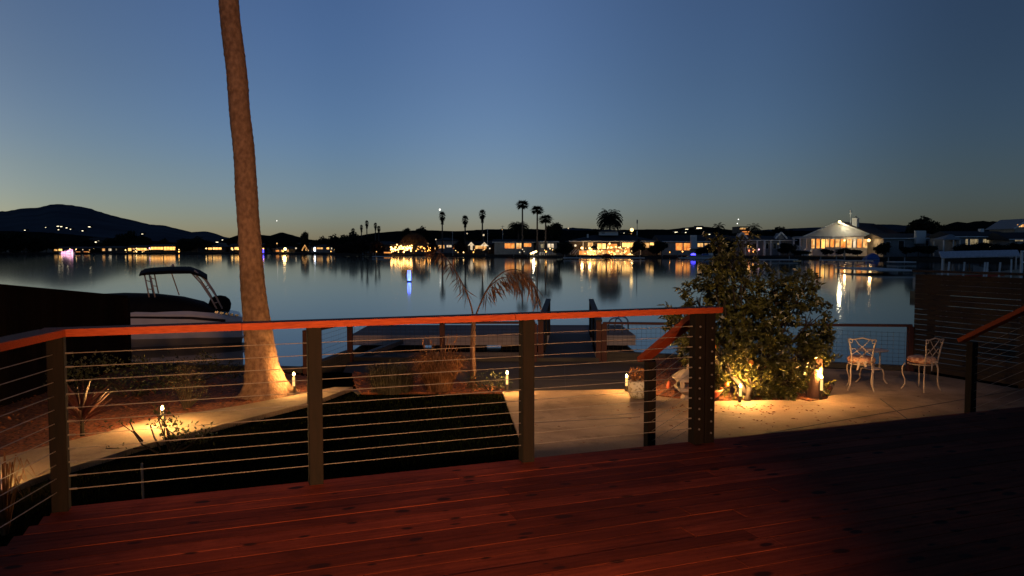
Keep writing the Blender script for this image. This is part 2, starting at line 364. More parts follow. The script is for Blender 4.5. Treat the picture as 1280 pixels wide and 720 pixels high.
# grass blades over the lawn, denser where it can be seen
m = MB(); cnt = 0
def lawnpt():
    a = R.random()
    if a < .5: px, py = R.uniform(-20, 300), R.uniform(545, 660)
    else: px, py = R.uniform(80, 660), R.uniform(492, 620)
    return px, py
def inpoly(poly, x, y):
    c = False; j = len(poly)-1
    for i in range(len(poly)):
        if (poly[i][1] > y) != (poly[j][1] > y) and x < (poly[j][0]-poly[i][0])*(y-poly[i][1])/(poly[j][1]-poly[i][1])+poly[i][0]: c = not c
        j = i
    return c
lawn_poly = [p for p in [P2(-60,641),P2(0,621),P2(60,599),P2(130,578),P2(180,562),P2(260,541),P2(330,523),P2(395,506),P2(441,489),P2(452,493),P2(626,492),P2(666,598)]] + [tuple(RL(2.9,.15,0)[:2]), tuple(RL(-.1,.15,0)[:2]), tuple(RL(-.15,-3,0)[:2]), (-6,2)]
bx = [p[0] for p in lawn_poly]; by = [p[1] for p in lawn_poly]
while cnt < 26000:
    x = R.uniform(min(bx), max(bx)); y = R.uniform(min(by), max(by))
    if not inpoly(lawn_poly, x, y): continue
    cnt += 1; h = R.uniform(.03, .085); x += R.gauss(0,.03); y += R.gauss(0,.03)
    d = Vector((R.uniform(-.5,.5), R.uniform(-.5,.5), 1)).normalized(); a = Vector((R.uniform(-1,1), R.uniform(-1,1), 0)).normalized()*.004
    p = Vector((x, y, GZ-.021)); tip = p + d*h + Vector((d.x, d.y, 0))*h*.4
    m.add([p-a, p+a, tip], [(0,1,2)], R.random())
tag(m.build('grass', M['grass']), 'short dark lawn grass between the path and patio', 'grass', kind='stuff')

# ------------------------------------------------------------------ side fences
fa, fb = Vector((-7.55, 9.0, 0)), Vector((-7.5, 14.95, 0))
t = thing('board_fence', 'black unlit solid board fence beside the moored boat', 'fence', (fa.x, fa.y, GZ))
m = MB(); L = 6.6; k = 0; y = -.6
def ftop(y): return (.95 - (y + 9.0 - 11.25)*.112) - GZ
while y < 5.95:
    h = ftop(y); m.box(-.012, .012, y, y+.138, -.05, h, R.random()); y += .143
m.build('board_panel', M['fence_black'], t)
m = MB().bar((0, -.6, ftop(-.6)+.02), (0, 5.97, ftop(5.97)+.02), .09, .036); m.build('cap_rail', M['fence_black'], t)
for y in (-.5, 1.6, 3.7, 5.9): MB().box(.015, .1, y-.045, y+.045, -.05, ftop(y)).build('post', M['fence_black'], t)
fr0 = gz(1145, 467, GZ); fr0 = Vector((7.63, 14.5, GZ)); fr1 = Vector((9.9, 9.64, GZ)); fd = (fr1-fr0); FL = fd.length; fang = math.atan2(fd.y, fd.x)
t = thing('slat_fence', 'dark red horizontal slat fence along the patio side', 'fence', fr0, fang)
m = MB(); z = .06; k = 0
while z < 1.86:
    g = .008 if z < 1.5 else .003
    m.box(0, FL, -.012, .012, z, z+.088, R.random()); z += .088 + g
m.build('slat_panel', M['fence_red'], t)
for i, x in enumerate((.3, 2.0, 3.7, 5.3)): MB().box(x-.05, x+.05, .013, .103, -.03, 1.86).build('post', M['fence_red'], t)
MB().box(-.03, FL, -.07, .11, 1.905, 1.945).build('cap_rail', M['fence_red'], t)

# ------------------------------------------------------------------ water-edge railing with wire mesh
def wire_panel(par, p, q, h, parent_inv=None, step=.10):
    p = Vector(p); q = Vector(q); L = (q-p).length; m = MB(); nv = max(2, int(L/step))
    for i in range(1, nv): a = p.lerp(q, i/nv); m.tube([a + Vector((0,0,.1)), a + Vector((0,0,h))], .0022, 4)
    for k in range(9): z = .1 + (h-.12)*k/8; m.tube([p + Vector((0,0,z)), q + Vector((0,0,z))], .0022, 4)
    return m.build('wire_mesh', M['wire'], par)
def water_rail(label, pts, tops, gates=()):
    base = Vector(pts[0]); t = thing('wire_railing', label, 'railing', base)
    for i, p in enumerate(pts):
        q = Vector(p) - base; z1 = tops[i] - base.z
        MB().box(q.x-.055, q.x+.055, q.y-.055, q.y+.055, q.z-.15, z1-.045).build('post', M['dockred'], t)
    for i in range(len(pts)-1):
        a = Vector(pts[i]) - base; b = Vector(pts[i+1]) - base
        a2 = a.copy(); a2.z = tops[i]-base.z-.022; b2 = b.copy(); b2.z = tops[i+1]-base.z-.022
        MB().bar(a2, b2, .13, .044, ext=.02).build('top_rail', M['dockred'], t)
        wire_panel(t, a, b, tops[i]-pts[i][2]-.06)
    return t
ztop = lambda px, py, d: gd(px, py, d).z
A = Vector((-3.88, 14.4, LZ+.0)); B = Vector((-3.56, 16.8, LZ)); Cc = Vector((gd(553,440,16.8).x, 16.8, LZ)); D = Vector((gd(668,440,16.8).x, 16.8, LZ))
zt = ztop(553, 402, 16.8)
water_rail('mesh railing on the landing edge between palm and gangway', [A, B, Cc, D], [ztop(381,413,14.4), zt, zt, zt])
E = Vector((gd(755,440,16.75).x, 16.75, LZ)); Fp = Vector((4.7, 15.66, GZ)); G2 = Vector((7.6, 14.56, GZ))
water_rail('mesh railing over the water behind the citrus tree and chairs', [E, Fp, G2], [ztop(755,402.5,16.75), ztop(925,404,15.66), ztop(1141,405.5,14.56)])
# gangway from the landing to the floating dock
ga = math.atan2(-(712-640)/FPX, 1)
gc = gd(712, 450, 16.85); t = thing('gangway', 'dark gangway with side rails leading to the floating dock', 'gangway', (gc.x, 16.85, LZ), ga)
GL = 6.2; hw = .64
for k in range(42): pass
m = MB()
for k in range(42): m.box(-hw+.05, hw-.05, k*.148, k*.148+.14, -.03-k*.0024, -k*.0024, R.random())
m.build('walkway', M['fence_red'], t)
for sx in (-1, 1):
    x = sx*hw
    MB().bar((x, .0, .90), (x, GL, .93), .14, .05).build('handrail', M['fence_red'], t)
    for y, w in ((.06, .12), (GL*.5, .1), (GL-.05, .12)):
        MB().box(x-w/2, x+w/2, y-w/2, y+w/2, -.2, .88+.004*y).build('post', M['dockred'] if y < 1 else M['fence_red'], t)
    m = MB()
    for k in range(7): m.bar((x, .1, .08+.115*k), (x, GL-.1, .08+.118*k), .02, .075)
    m.build('side_slats', M['fence_red'], t)
# floating dock
x0 = gd(439,420,23).x; x1 = gd(793,420,23).x; dz = gd(640,419,23).z
t = thing('floating_dock', 'wide grey floating dock platform with pale fascia', 'dock', ((x0+x1)/2, 23, WZ)); w2 = (x1-x0)/2; hz = dz - WZ
m = MB()
for k in range(20): m.box(-w2, w2, k*.15, k*.15+.142, hz-.04, hz, R.random())
m.build('dock_boards', M['dock'], t)
m = MB(); m.box(-w2, w2, -.035, -.003, hz-.30, hz-.005); m.box(-w2-.033, -w2-.003, -.03, 3.0, hz-.30, hz-.005); m.box(w2+.003, w2+.033, -.03, 3.0, hz-.30, hz-.005)
m.build('fascia', M['dockside'], t)
m = MB()
for k in range(4): m.box(-w2+.3+k*2.1, -w2+1.9+k*2.1, .2, 2.7, -.25, hz-.06)
m.build('float', M['canvas'], t)
MB().box(-w2+.5, -w2+.85, 2.7, 2.85, hz, hz+.05).build('cleat', M['chrome'], t)
lx = gd(772,400,23).x
t = thing('dock_ladder', 'chrome swim ladder loops on the dock end', 'ladder', (lx, 23.5, dz), 0)
for s in (0, .42):
    MB().tube([(s*.6-.21, s, -.35), (s*.6-.21, s, .28)] + [(s*.6-.21+.21*(1-math.cos(a)), s, .28+.2*math.sin(a)) for a in [PI*k/8 for k in range(1, 8)]] + [(s*.6+.21, s, .28), (s*.6+.21, s, -.12)], .022, 8).build('loop', M['chrome'], t)
m = MB(); m.bar((-.2,.02,-.12), (.22,.4,-.12), .05, .03); m.build('tread', M['chrome'], t)
p, q = gd(439, 451, 17.2), gd(501, 427, 22.4)
tag(MB().bar((0,0,0), q-p, .16, .12).build('plank_ramp', M['ramp'], loc=p), 'narrow grey plank ramp sloping from the landing to the dock', 'ramp')
# mooring piles standing in the water
for i, (px, yt, d, lab) in enumerate(((609, 0, 0, ''),)):
    pass

# ------------------------------------------------------------------ path lamps
def path_light(px, yb, h, label, z=GZ, energy=11, back=False, face=None):
    p = gz(px, yb, z); t = thing('path_light', label, 'path light', p, 0, 'small warm path lights')
    MB().box(-.018, .018, .0, .036, -.02, h-.05).build('post', M['lamp_post'], t)
    MB().tube([(-.002,-.022,h*.42), (-.002,-.022,h-.03)], .02, 10).build('lens', M['lens'], t)
    MB().lathe([(.027,h-.028),(.03,h-.02),(.024,h-.012),(.006,h-.010)], 10, (0,-.012,0)).build('cap', M['lamp_post'], t)
    MB().lathe([(.003,h-.0095),(.016,h),(.019,h+.016),(.012,h+.034),(.002,h+.046)], 10, (0,-.012,0)).build('bulb', M['bulb'], t, smooth=True)
    lamp('path_bulb', (0, -.02, h+.075), energy, (1,.50,.14), .02, t)
    return t

path_light(204, 535, .25, 'path light glowing behind small shrub leaves by the path', GZ+.02, 85)
path_light(368, 492, .30, 'path light beside the flared foot of the palm trunk', GZ+.05, 42)
path_light(634, 489.5, .30, 'path light at the patio corner next to the young palm', GZ+.015, 40)
path_light(783, 489.5, .24, 'path light next to the glowing pale urn', GZ+.015, 62)
path_light(925, 503, .24, 'path light under the citrus tree beside its trunk', GZ+.02, 95)
path_light(1026, 498.5, .33, 'path light in front of the thick brown post', GZ+.02, 40)
path_light(-16, 606, .28, 'path light at the edge of the garden path, just out of view', GZ+.05, 32)
# ------------------------------------------------------------------ near palm trunk
pb0 = gz(333, 493, GZ+.02); PD = pb0.y
t = thing('palm_tree', 'tall leaning palm trunk lit from its foot, rising out of frame', 'palm tree', pb0)
ctrl = [(494,336,80),(488,335,64),(480,333,54),(470,330.5,47),(455,327.5,41),(430,324,36),(400,321,32.5),(350,316,29.5),(300,312,27.5),(250,309,26.5),(200,305,25.8),(150,300.5,25.2),(100,295.5,24.6),(50,291,24),(0,287,23.5)]
def cint(y):
    for a, b in zip(ctrl[:-1], ctrl[1:]):
        if a[0] >= y >= b[0]:
            f = (a[0]-y)/(a[0]-b[0]); return a[1]+(b[1]-a[1])*f, a[2]+(b[2]-a[2])*f
    return ctrl[0][1:]
m = MB(); rings = []; NS = 40; ys = [494 - 494*i/150 for i in range(151)]; vs = []; fs = []
cen = []
for y in ys:
    x, w = cint(max(0, y)); c = gd(x, y, PD) - pb0; cen.append((c, w/2/FPX*PD))
dl = (cen[-1][0]-cen[-20][0])/19
for k in range(110): cen.append((cen[-1][0]+dl+Vector((.0004*k,0,0)), cen[-1][1]*.9985))
for i, (c, r) in enumerate(cen):
    ridge = 1 + .045*(((i*.62) % 1.0)**3) + R.uniform(-.012,.012)
    off = Vector((noise.noise(Vector((c.z*.9, 3, 0)))*.03, 0, 0))
    for k in range(NS):
        a = 2*PI*k/NS; nn = noise.noise(Vector((math.cos(a)*1.6, math.sin(a)*1.6, c.z*2.2)))
        flare = max(0, 1-c.z/.5); rr = r*ridge*(1 + .05*nn + R.uniform(-.012,.012) + flare*.12*noise.noise(Vector((math.cos(a)*3.2, math.sin(a)*3.2, 5))))
        vs.append(c + off + Vector((math.cos(a)*rr, math.sin(a)*rr, 0)))
for i in range(len(cen)-1):
    for k in range(NS): fs.append((i*NS+k, i*NS+(k+1)%NS, (i+1)*NS+(k+1)%NS, (i+1)*NS+k))
m.add(vs, fs); m.build('trunk', M['bark'], t, smooth=True)
def feather(m, base, d, L, droop, leafL, nl=26, tone=.5, rw=.02, hang=.7, lw=.03):
    """arching rachis with leaflets on both sides"""
    pts = []; p = Vector(base); v = Vector(d).normalized()
    for k in range(13):
        pts.append(p.copy()); p = p + v*(L/12); v = (v + Vector((0,0,-droop*(.35+k/12)/12*2))).normalized()
    m.tube(pts, [rw*(1-.85*k/12) for k in range(13)], 5, tone)
    for k in range(nl):
        f = .22 + .77*k/(nl-1); i = min(11, int(f*12)); g = f*12-i; p = pts[i].lerp(pts[i+1], g); v = (pts[i+1]-pts[i]).normalized()
        side = v.cross(Vector((0,0,1))); side = side.normalized() if side.length > .01 else Vector((1,0,0))
        for s in (-1, 1):
            dd = (v*.55 + side*s*R.uniform(.5,.9) + Vector((0,0,-hang*R.uniform(.6,1.3)))).normalized()
            m.leaf(p, dd, Vector((0,0,1)), leafL*(1-.45*abs(f-.55)/.45)*R.uniform(.8,1.1), lw, R.random(), .15)
m = MB(); top = cen[-1][0]
for k in range(26):
    a = 2.4*k; e = R.uniform(-.2, 1.1); feather(m, top, (math.cos(a)*math.cos(e), math.sin(a)*math.cos(e), math.sin(e)), 2.4, .9, .55, 22)
m.build('crown', M['greygrass'], t)

# ------------------------------------------------------------------ young palm with dry arching fronds
yb = gz(591, 487, GZ); t = thing('young_palm', 'slender young palm with dry arching red-brown fronds', 'palm tree', yb)
tp = gd(592, 398, yb.y) - yb
MB().tube([(0,0,-.05),(.005,0,.3),(0,0,.7),tuple(tp*.9),tuple(tp)], [.062,.05,.045,.04,.03], 9, wob=.08).build('trunk', M['frond'], t, smooth=True)
def frond_px(par, pix, dy0, dy1, leafL, nl=34):
    m = MB(); N = len(pix); pts = [gd(px, py, yb.y + dy0 + (dy1-dy0)*i/(N-1)) - yb for i, (px, py) in enumerate(pix)]
    # smooth
    sm = []
    for i in range(len(pts)-1):
        for j in range(4): sm.append(pts[i].lerp(pts[i+1], j/4))
    sm.append(pts[-1])
    for _ in range(3): sm = [sm[0]] + [(sm[i-1]+sm[i]*2+sm[i+1])/4 for i in range(1, len(sm)-1)] + [sm[-1]]
    n = len(sm); m.tube(sm, [.016*(1-.8*i/n) for i in range(n)], 5)
    for k in range(nl):
        f = .3 + .69*k/(nl-1); x = f*(n-1); i = min(n-2, int(x)); p = sm[i].lerp(sm[i+1], x-i); v = (sm[i+1]-sm[i]).normalized()
        side = v.cross(Vector((0,1,.3))).normalized()
        for s in (-1, 1):
            for rep in range(1):
                dd = v*R.uniform(.3,.8) + side*s*R.uniform(.1,.5) + Vector((0, R.uniform(-.5,.5), -R.uniform(.7,1.5)))
                m.leaf(p, dd, rv(), leafL*R.uniform(.6,1.1)*(1-.5*abs(f-.6)), .0075, R.random(), .1)
    m.build('frond', M['frond'], par)
frond_px(t, [(592,402),(590,385),(582,362),(571,341),(558,322),(546,312),(536,311)], 0, -.35, .33, 30)
frond_px(t, [(592,402),(597,388),(605,368),(616,350),(631,338),(646,336),(660,342),(668,356),(672,372)], 0, .3, .5, 42)
frond_px(t, [(592,402),(600,380),(611,358),(627,346),(640,347),(649,358)], 0, -.4, .36, 26)

# ------------------------------------------------------------------ grasses and shrubs
def blades(m, n, rad, h, spread, w=.006, droop=.5, c=(0,0,0)):
    c = Vector(c)
    for k in range(n):
        a = R.uniform(0, 2*PI); r = rad*math.sqrt(R.random()); b = c + Vector((math.cos(a)*r, math.sin(a)*r, 0)); a2 = a + R.uniform(-.6,.6)
        o = Vector((math.cos(a2), math.sin(a2), 0)); hh = h*R.uniform(.6,1.05); s = spread*R.uniform(.3,1.1); wv = Vector((-o.y, o.x, 0))*w
        p0 = b; p1 = b + Vector((0,0,hh*.55)) + o*s*.35; p2 = b + Vector((0,0,hh)) + o*s*.8; p3 = b + Vector((0,0,hh*(1-droop*R.uniform(.1,.5)))) + o*s*1.35
        m.add([p0-wv,p0+wv,p1-wv,p1+wv,p2-wv*.7,p2+wv*.7,p3], [(0,1,3,2),(2,3,5,4),(4,5,6)], R.random())
p = gz(549, 488, GZ+.02); t = thing('ornamental_grass', 'rounded red-brown ornamental grass clump in the bed', 'ornamental grass', p, 0, 'ornamental grasses in the bed')
m = MB(); blades(m, 1500, .2, .60, .36, .0045, .9); m.build('blade_tuft', M['drygrass'], t)
m = MB()
for k in range(26):
    a = R.uniform(0, 6.28); l0 = R.uniform(.6,.85); o = Vector((math.cos(a), math.sin(a), 0))
    m.tube([(0,0,.1), o*.1+Vector((0,0,.5*l0)), o*.28+Vector((0,0,l0))], [.003,.0025,.002], 4); m.leaf(o*.28+Vector((0,0,l0)), o*.3+Vector((0,0,1)), rv(), .1, .012, .9)
m.build('seed_stalk', M['drygrass'], t)
p = gz(490, 489, GZ+.02); t = thing('ornamental_grass', 'looser grey-green grass clump nearer the path end', 'ornamental grass', p, 0, 'ornamental grasses in the bed')
m = MB(); blades(m, 900, .34, .46, .16, .004, .3); m.build('blade_tuft', M['greygrass'], t)
def shrub(name, label, cat, p, lobes, nleaf, L, W, lm, stems=7, group=None):
    t = thing(name, label, cat, p, 0, group); m = MB(); sm = MB()
    for c, r in lobes:
        c = Vector(c); k = max(4, int(nleaf*r**2/sum(q[1]**2 for q in lobes)))
        for i in range(max(2, stems//len(lobes)+1)):
            e = c + rv(r*.7); sm.tube([(R.uniform(-.03,.03),R.uniform(-.03,.03),-.03), c*.5+rv(.04), c*.85+rv(.05), e], [.011,.008,.006,.003], 5)
        for i in range(k):
            q = c + rv(r*R.uniform(.45,1)); m.leaf(q, rv()+Vector((0,0,.3)), rv(), L*R.uniform(.7,1.2), W*R.uniform(.7,1.2), R.random())
    sm.build('stem', M['twig'], t); m.build('foliage', lm, t); return t
shrub('low_shrub', 'low dark speckled shrub at the foot of the young palm', 'shrub', gz(612,489,GZ+.02), [((-.25,.1,.15),.2),((.05,.05,.18),.2),((.25,.1,.1),.14)], 420, .035, .02, M['shrubleaf'])
shrub('leafy_shrub', 'small leafy shrub silhouetted against the lit path', 'shrub', gz(213,566,GZ), [((.0,0,.28),.17),((.2,.05,.2),.15),((-.1,0,.45),.13),((.42,.0,.22),.13),((.02,0,.12),.1)], 210, .055, .03, M['shrubleaf'], 14)
m = MB(); p = gz(198, 566, GZ)
t = thing('bare_shrub', 'nearly bare dark branching shrub leaning over the path edge', 'shrub', p)
for pix in ([(198,566),(178,556),(165,542),(150,530)], [(176,553),(166,540),(162,527)], [(186,560),(160,562),(135,560),(122,565)], [(200,562),(193,545),(190,530)]):
    m.tube([gd(a, b, p.y) - p + Vector((0, R.uniform(-.05,.05), 0)) for a, b in pix], [.013,.01,.007,.004][:len(pix)], 5)
m.build('stem', M['twig'], t)
m = MB()
for pix in ((150,530),(128,565),(122,565),(135,560),(162,527),(133,530),(190,530),(155,560)):
    for k in range(5): m.leaf(gd(pix[0]+R.uniform(-4,4), pix[1]+R.uniform(-3,3), p.y) - p, rv(), rv(), .05, .025, R.random())
m.build('foliage', M['shrubleaf'], t)
shrub('tall_shrub', 'upright yellowish twiggy shrub in the dark bed by the path', 'shrub', gz(233,512,GZ+.02), [((-.15,.1,.35),.18),((.1,0,.45),.2),((-.02,.05,.6),.16),((.2,0,.25),.14)], 520, .06, .014, M['greygrass'], 22)
shrub('hedge_shrub', 'dark rounded shrub under the boat beside the fence', 'shrub', gz(165,497,GZ), [((-.5,0,.35),.4),((.1,.1,.3),.36),((.6,0,.28),.3),((-1.0,0,.3),.35)], 1300, .06, .03, M['shrubleaf'], 16)
shrub('shoreline_shrub', 'dark thin shrub at the water edge left of the palm', 'shrub', gz(235,478,GZ), [((-.3,0,.25),.26),((.3,.1,.32),.25),((.75,0,.2),.2),((-.8,0,.25),.22)], 620, .06, .028, M['shrubleaf'], 16)
t = thing('red_cordyline', 'dark red spiky cordyline plant behind the mulch', 'plant', gz(103,545,GZ+.02))
m = MB()
for k in range(60):
    a = 2.4*k; e = R.uniform(.35,1.45); d = Vector((math.cos(a)*math.cos(e), math.sin(a)*math.cos(e), math.sin(e))); q = Vector((0,0,.12+R.uniform(0,.2)))
    L = R.uniform(.3,.55); m.leaf(q, d, Vector((0,0,1)), L, .022, R.random(), .2)
m.build('leaf_rosette', M['cordy'], t); MB().tube([(0,0,-.05),(0,0,.3)], [.03,.02], 7).build('stem', M['twig'], t)
t = thing('spiky_plant', 'pale reddish drooping plant by the deck corner', 'plant', gz(6,668,GZ))
m = MB(); blades(m, 40, .03, .62, .2, .008, 1.2); m.build('blade_tuft', M['drygrass'], t)
st = gz(179, 622, GZ); h = gd(178, 579, st.y).z - st.z
tag(MB().tube([(0,0,-.1),(-.004,0,h)], .011, 7).build('garden_stake', M['stone'], loc=st), 'thin pale stake standing in the lawn behind the cables', 'stake')

# ------------------------------------------------------------------ citrus tree
tb = gz(934, 500.5, GZ+.02); TD = tb.y
t = thing('citrus_tree', 'bushy citrus tree with oranges lit from below', 'tree', tb)
bulbs = [gz(925,503,GZ+.02) - tb + Vector((0,-.02,.27)), gz(1026,498.5,GZ+.02) - tb + Vector((0,-.02,.36))]
lob = [(917,326,21,0),(905,308,11,.1),(905,352,30,.1),(893,345,24,-.2),(940,372,40,.2),(975,368,34,-.1),(1003,372,30,.1),(1014,355,18,0),(1022,400,26,0),(985,405,40,.3),(935,415,46,-.3),(890,405,38,.1),(862,420,24,.2),(836,400,15,.1),(846,404,14,-.1),(858,395,14,0),(874,452,20,.3),(905,450,42,-.4),(950,450,46,-.5),(990,450,36,-.1),(1022,440,22,.0),(1040,430,13,.1),(1033,455,13,0),(912,478,26,-.2),(945,482,26,-.45),(985,482,24,-.2),(1000,470,20,.1),(925,395,36,.4),(880,375,22,.3),(960,340,15,.2),(930,303,11,0),(1036,490,7,0),(1042,429,15,.25),(1053,427,8,.2),(1040,457,11,.2),(1028,450,14,.2),(1035,487,6,.1),(962,489,18,-.1),(986,490,16,-.05),(897,472,22,-.05),(1006,484,13,0),(888,438,22,.3)]
m = MB(); sm = MB(); px2m = TD/FPX; lobes = []
for (px, py, r, dy) in lob: lobes.append((gd(px, py, TD) - tb + Vector((0, (.18 if py < 425 else .3) + max(dy, -.12), 0)), r*px2m))
forks = [Vector((-.55,.1,.55)), Vector((.1,-.05,.6)), Vector((.6,.1,.5)), Vector((-.1,.25,.8))]
base_pts = [Vector((0,0,-.1)), Vector((.02,0,.12))]
sm.tube([(0,0,-.1),(.0,0,.1),(.06,0,.24)], [.06,.05,.042], 9, wob=.08)
sm.tube([(.0,0,.06),(-.1,.02,.25),(-.3,.05,.42)], [.045,.04,.03], 8, wob=.08)
for c, r in lobes:
    if c.x < -.15: s0 = Vector((-.25,.04,.38))
    else: s0 = Vector((.06,0,.22))
    mid = s0.lerp(c, .5) + Vector((R.uniform(-.08,.08), R.uniform(-.08,.08), R.uniform(-.05,.1)))
    sm.tube([s0, mid, c], [.02,.015,.008], 6)
    for k in range(3 + int(r*16)):
        e = c + rv(r*R.uniform(.6,1.0)); sm.tube([c.lerp(mid, R.uniform(0,.5)), c.lerp(e,.5)+rv(.03), e], [.009,.006,.003], 4)
    ncl = max(6, int(r*r*620))
    for k in range(ncl):
        q = c + rv(r*R.uniform(.35,1.02)**.7); od = (q-c).normalized()
        if c.z > 1.15 and R.random() < .48: continue
        if any((q-b_).length < .25 or (abs(q.x-b_.x) < .12 and q.z < b_.z+.12 and q.y < b_.y+.1) for b_ in bulbs): continue
        tn = R.random()
        for j in range(R.randint(6,11)):
            d = (od*.6 + rv(1.0) + Vector((0,0,.15))).normalized()
            m.leaf(q + rv(R.uniform(0,.045)), d, (rv(.7)+Vector((0,0,.8))), R.uniform(.065,.115), R.uniform(.036,.056), min(1,max(0,tn+R.uniform(-.35,.35))), .22)
for k in range(70):
    c, r = lobes[R.randrange(len(lobes))]
    od = Vector((R.uniform(-1,1), R.uniform(-.7,.4), R.uniform(-.35,1))).normalized(); e0 = c + od*r*.8; e1 = c + od*(r+R.uniform(.06,.26)) + Vector((0,0,R.uniform(-.04,.05)))
    sm.tube([c + od*r*.4, e0, e1], [.007,.005,.003], 4)
    for j in range(R.randint(7,15)):
        f = R.random(); m.leaf(e0.lerp(e1, f) + rv(.02), (od*.8 + rv(.9)), rv(.7)+Vector((0,0,.8)), R.uniform(.065,.115), R.uniform(.036,.056), R.random(), .22)
sm.build('trunk', M['twig'], t, smooth=True); m.build('crown', M['leaf'], t)
for px, py, dy, r in ((908,480,-.1,3.4),(939,453,-.32,3.2),(1019,445,.1,3.6),(893,433,-.1,2.6)):
    c = gd(px, py, TD+dy) - tb
    m = MB(); m.lathe([(.002,-r*px2m)]+[(r*px2m*math.cos(a), r*px2m*math.sin(a)) for a in [(-80+20*k)*PI/180 for k in range(9)]]+[(.002, r*px2m)], 12, c)
    m.build('fruit', M['orange'], t, smooth=True)
# thick brown post behind the lamp
q = gz(1018, 498, GZ); m = MB(); m.tube([(0,0,-.1),(0,0,.0),(.004,0,.3),(0,0,.62),(0,0,.69),(0,0,.71)], [.115,.115,.11,.112,.112,.09], 14, wob=.02)
mp_ = mat('brown round timber', (.17,.085,.05), (.10,.05,.03), .8, 4, (6,6,1), bump=.3)
tag(m.build('timber_post', mp_, loc=q, smooth=True), 'thick brown round post at the edge of the planting bed', 'post')
# bowl, stone lantern, urn
bq = gz(881, 501, GZ+.02)
t = thing('bowl_planter', 'red terracotta bowl planter partly behind the railing post', 'planter', bq)
MB().lathe([(.09,0),(.11,.01),(.2,.08),(.265,.17),(.275,.2),(.26,.2),(.24,.17),(.05,.15)], 28).build('bowl', M['terra'], t, smooth=True)
MB().lathe([(.24,.160),(.2,.172),(.02,.175)], 20).build('soil', M['mulch'], t)
sq = gz(862, 499.5, GZ+.01); t = thing('stone_lantern', 'pale stone garden lantern under the citrus leaves', 'garden lantern', sq); k_ = sq.y/FPX
sqr = [(-1,-1),(1,-1),(1,1),(-1,1)]
def frus(m, w0, w1, z0, z1):
    m.add([(a*w0,b*w0,z0) for a, b in sqr]+[(a*w1,b*w1,z1) for a, b in sqr], [(3,2,1,0),(4,5,6,7),(0,1,5,4),(1,2,6,5),(2,3,7,6),(3,0,4,7)])
m = MB(); frus(m, .13,.09,-.02,.08); frus(m,.09,.2,.081,.16); frus(m,.2,.2,.161,.2); m.build('base', M['stone'], t)
m = MB()
for a, b in sqr: m.box(a*.15-.025,a*.15+.025,b*.15-.025,b*.15+.025,.201,.31)
m.build('light_chamber', M['stone'], t)
m = MB(); frus(m,.23,.23,.311,.35); frus(m,.23,.08,.351,.47); frus(m,.05,.03,.471,.55); m.build('roof', M['stone'], t)
uq = gz(797, 497, GZ+.02); uq.y -= .03; t = thing('urn_planter', 'pale speckled urn lit bright by the path light', 'planter', uq)
MB().lathe([(.07,0),(.12,.015),(.15,.08),(.155,.18),(.15,.27),(.14,.275),(.13,.24)], 24).build('urn', M['urn'], t, smooth=True)
m = MB()
for cx, hh in ((-.06,.17),(.075,.15)):
    for k in range(60):
        q = Vector((cx, 0, .27+hh*.5)) + Vector((R.gauss(0,.03), R.gauss(0,.03), R.uniform(-.5,.5)*hh)); m.leaf(q, rv()+Vector((0,0,.8)), rv(), .07, .03, R.random())
m.build('foliage', M['drygrass'], t)
oq = gz(836, 487, GZ+.02); t = thing('fallen_fruit', 'single small reddish fruit-like shape in the bed near the stairs', 'fruit', oq)
m = MB(); m.lathe([(.002,0),(.035,.02),(.045,.06),(.03,.12),(.008,.15)], 10); m.build('body', M['terra'], t, smooth=True)
m = MB()
for k in range(5): m.leaf((0,0,.14), rv()+Vector((0,0,.6)), rv(), .06, .02, .5)
m.build('leaf', M['leaf'], t)

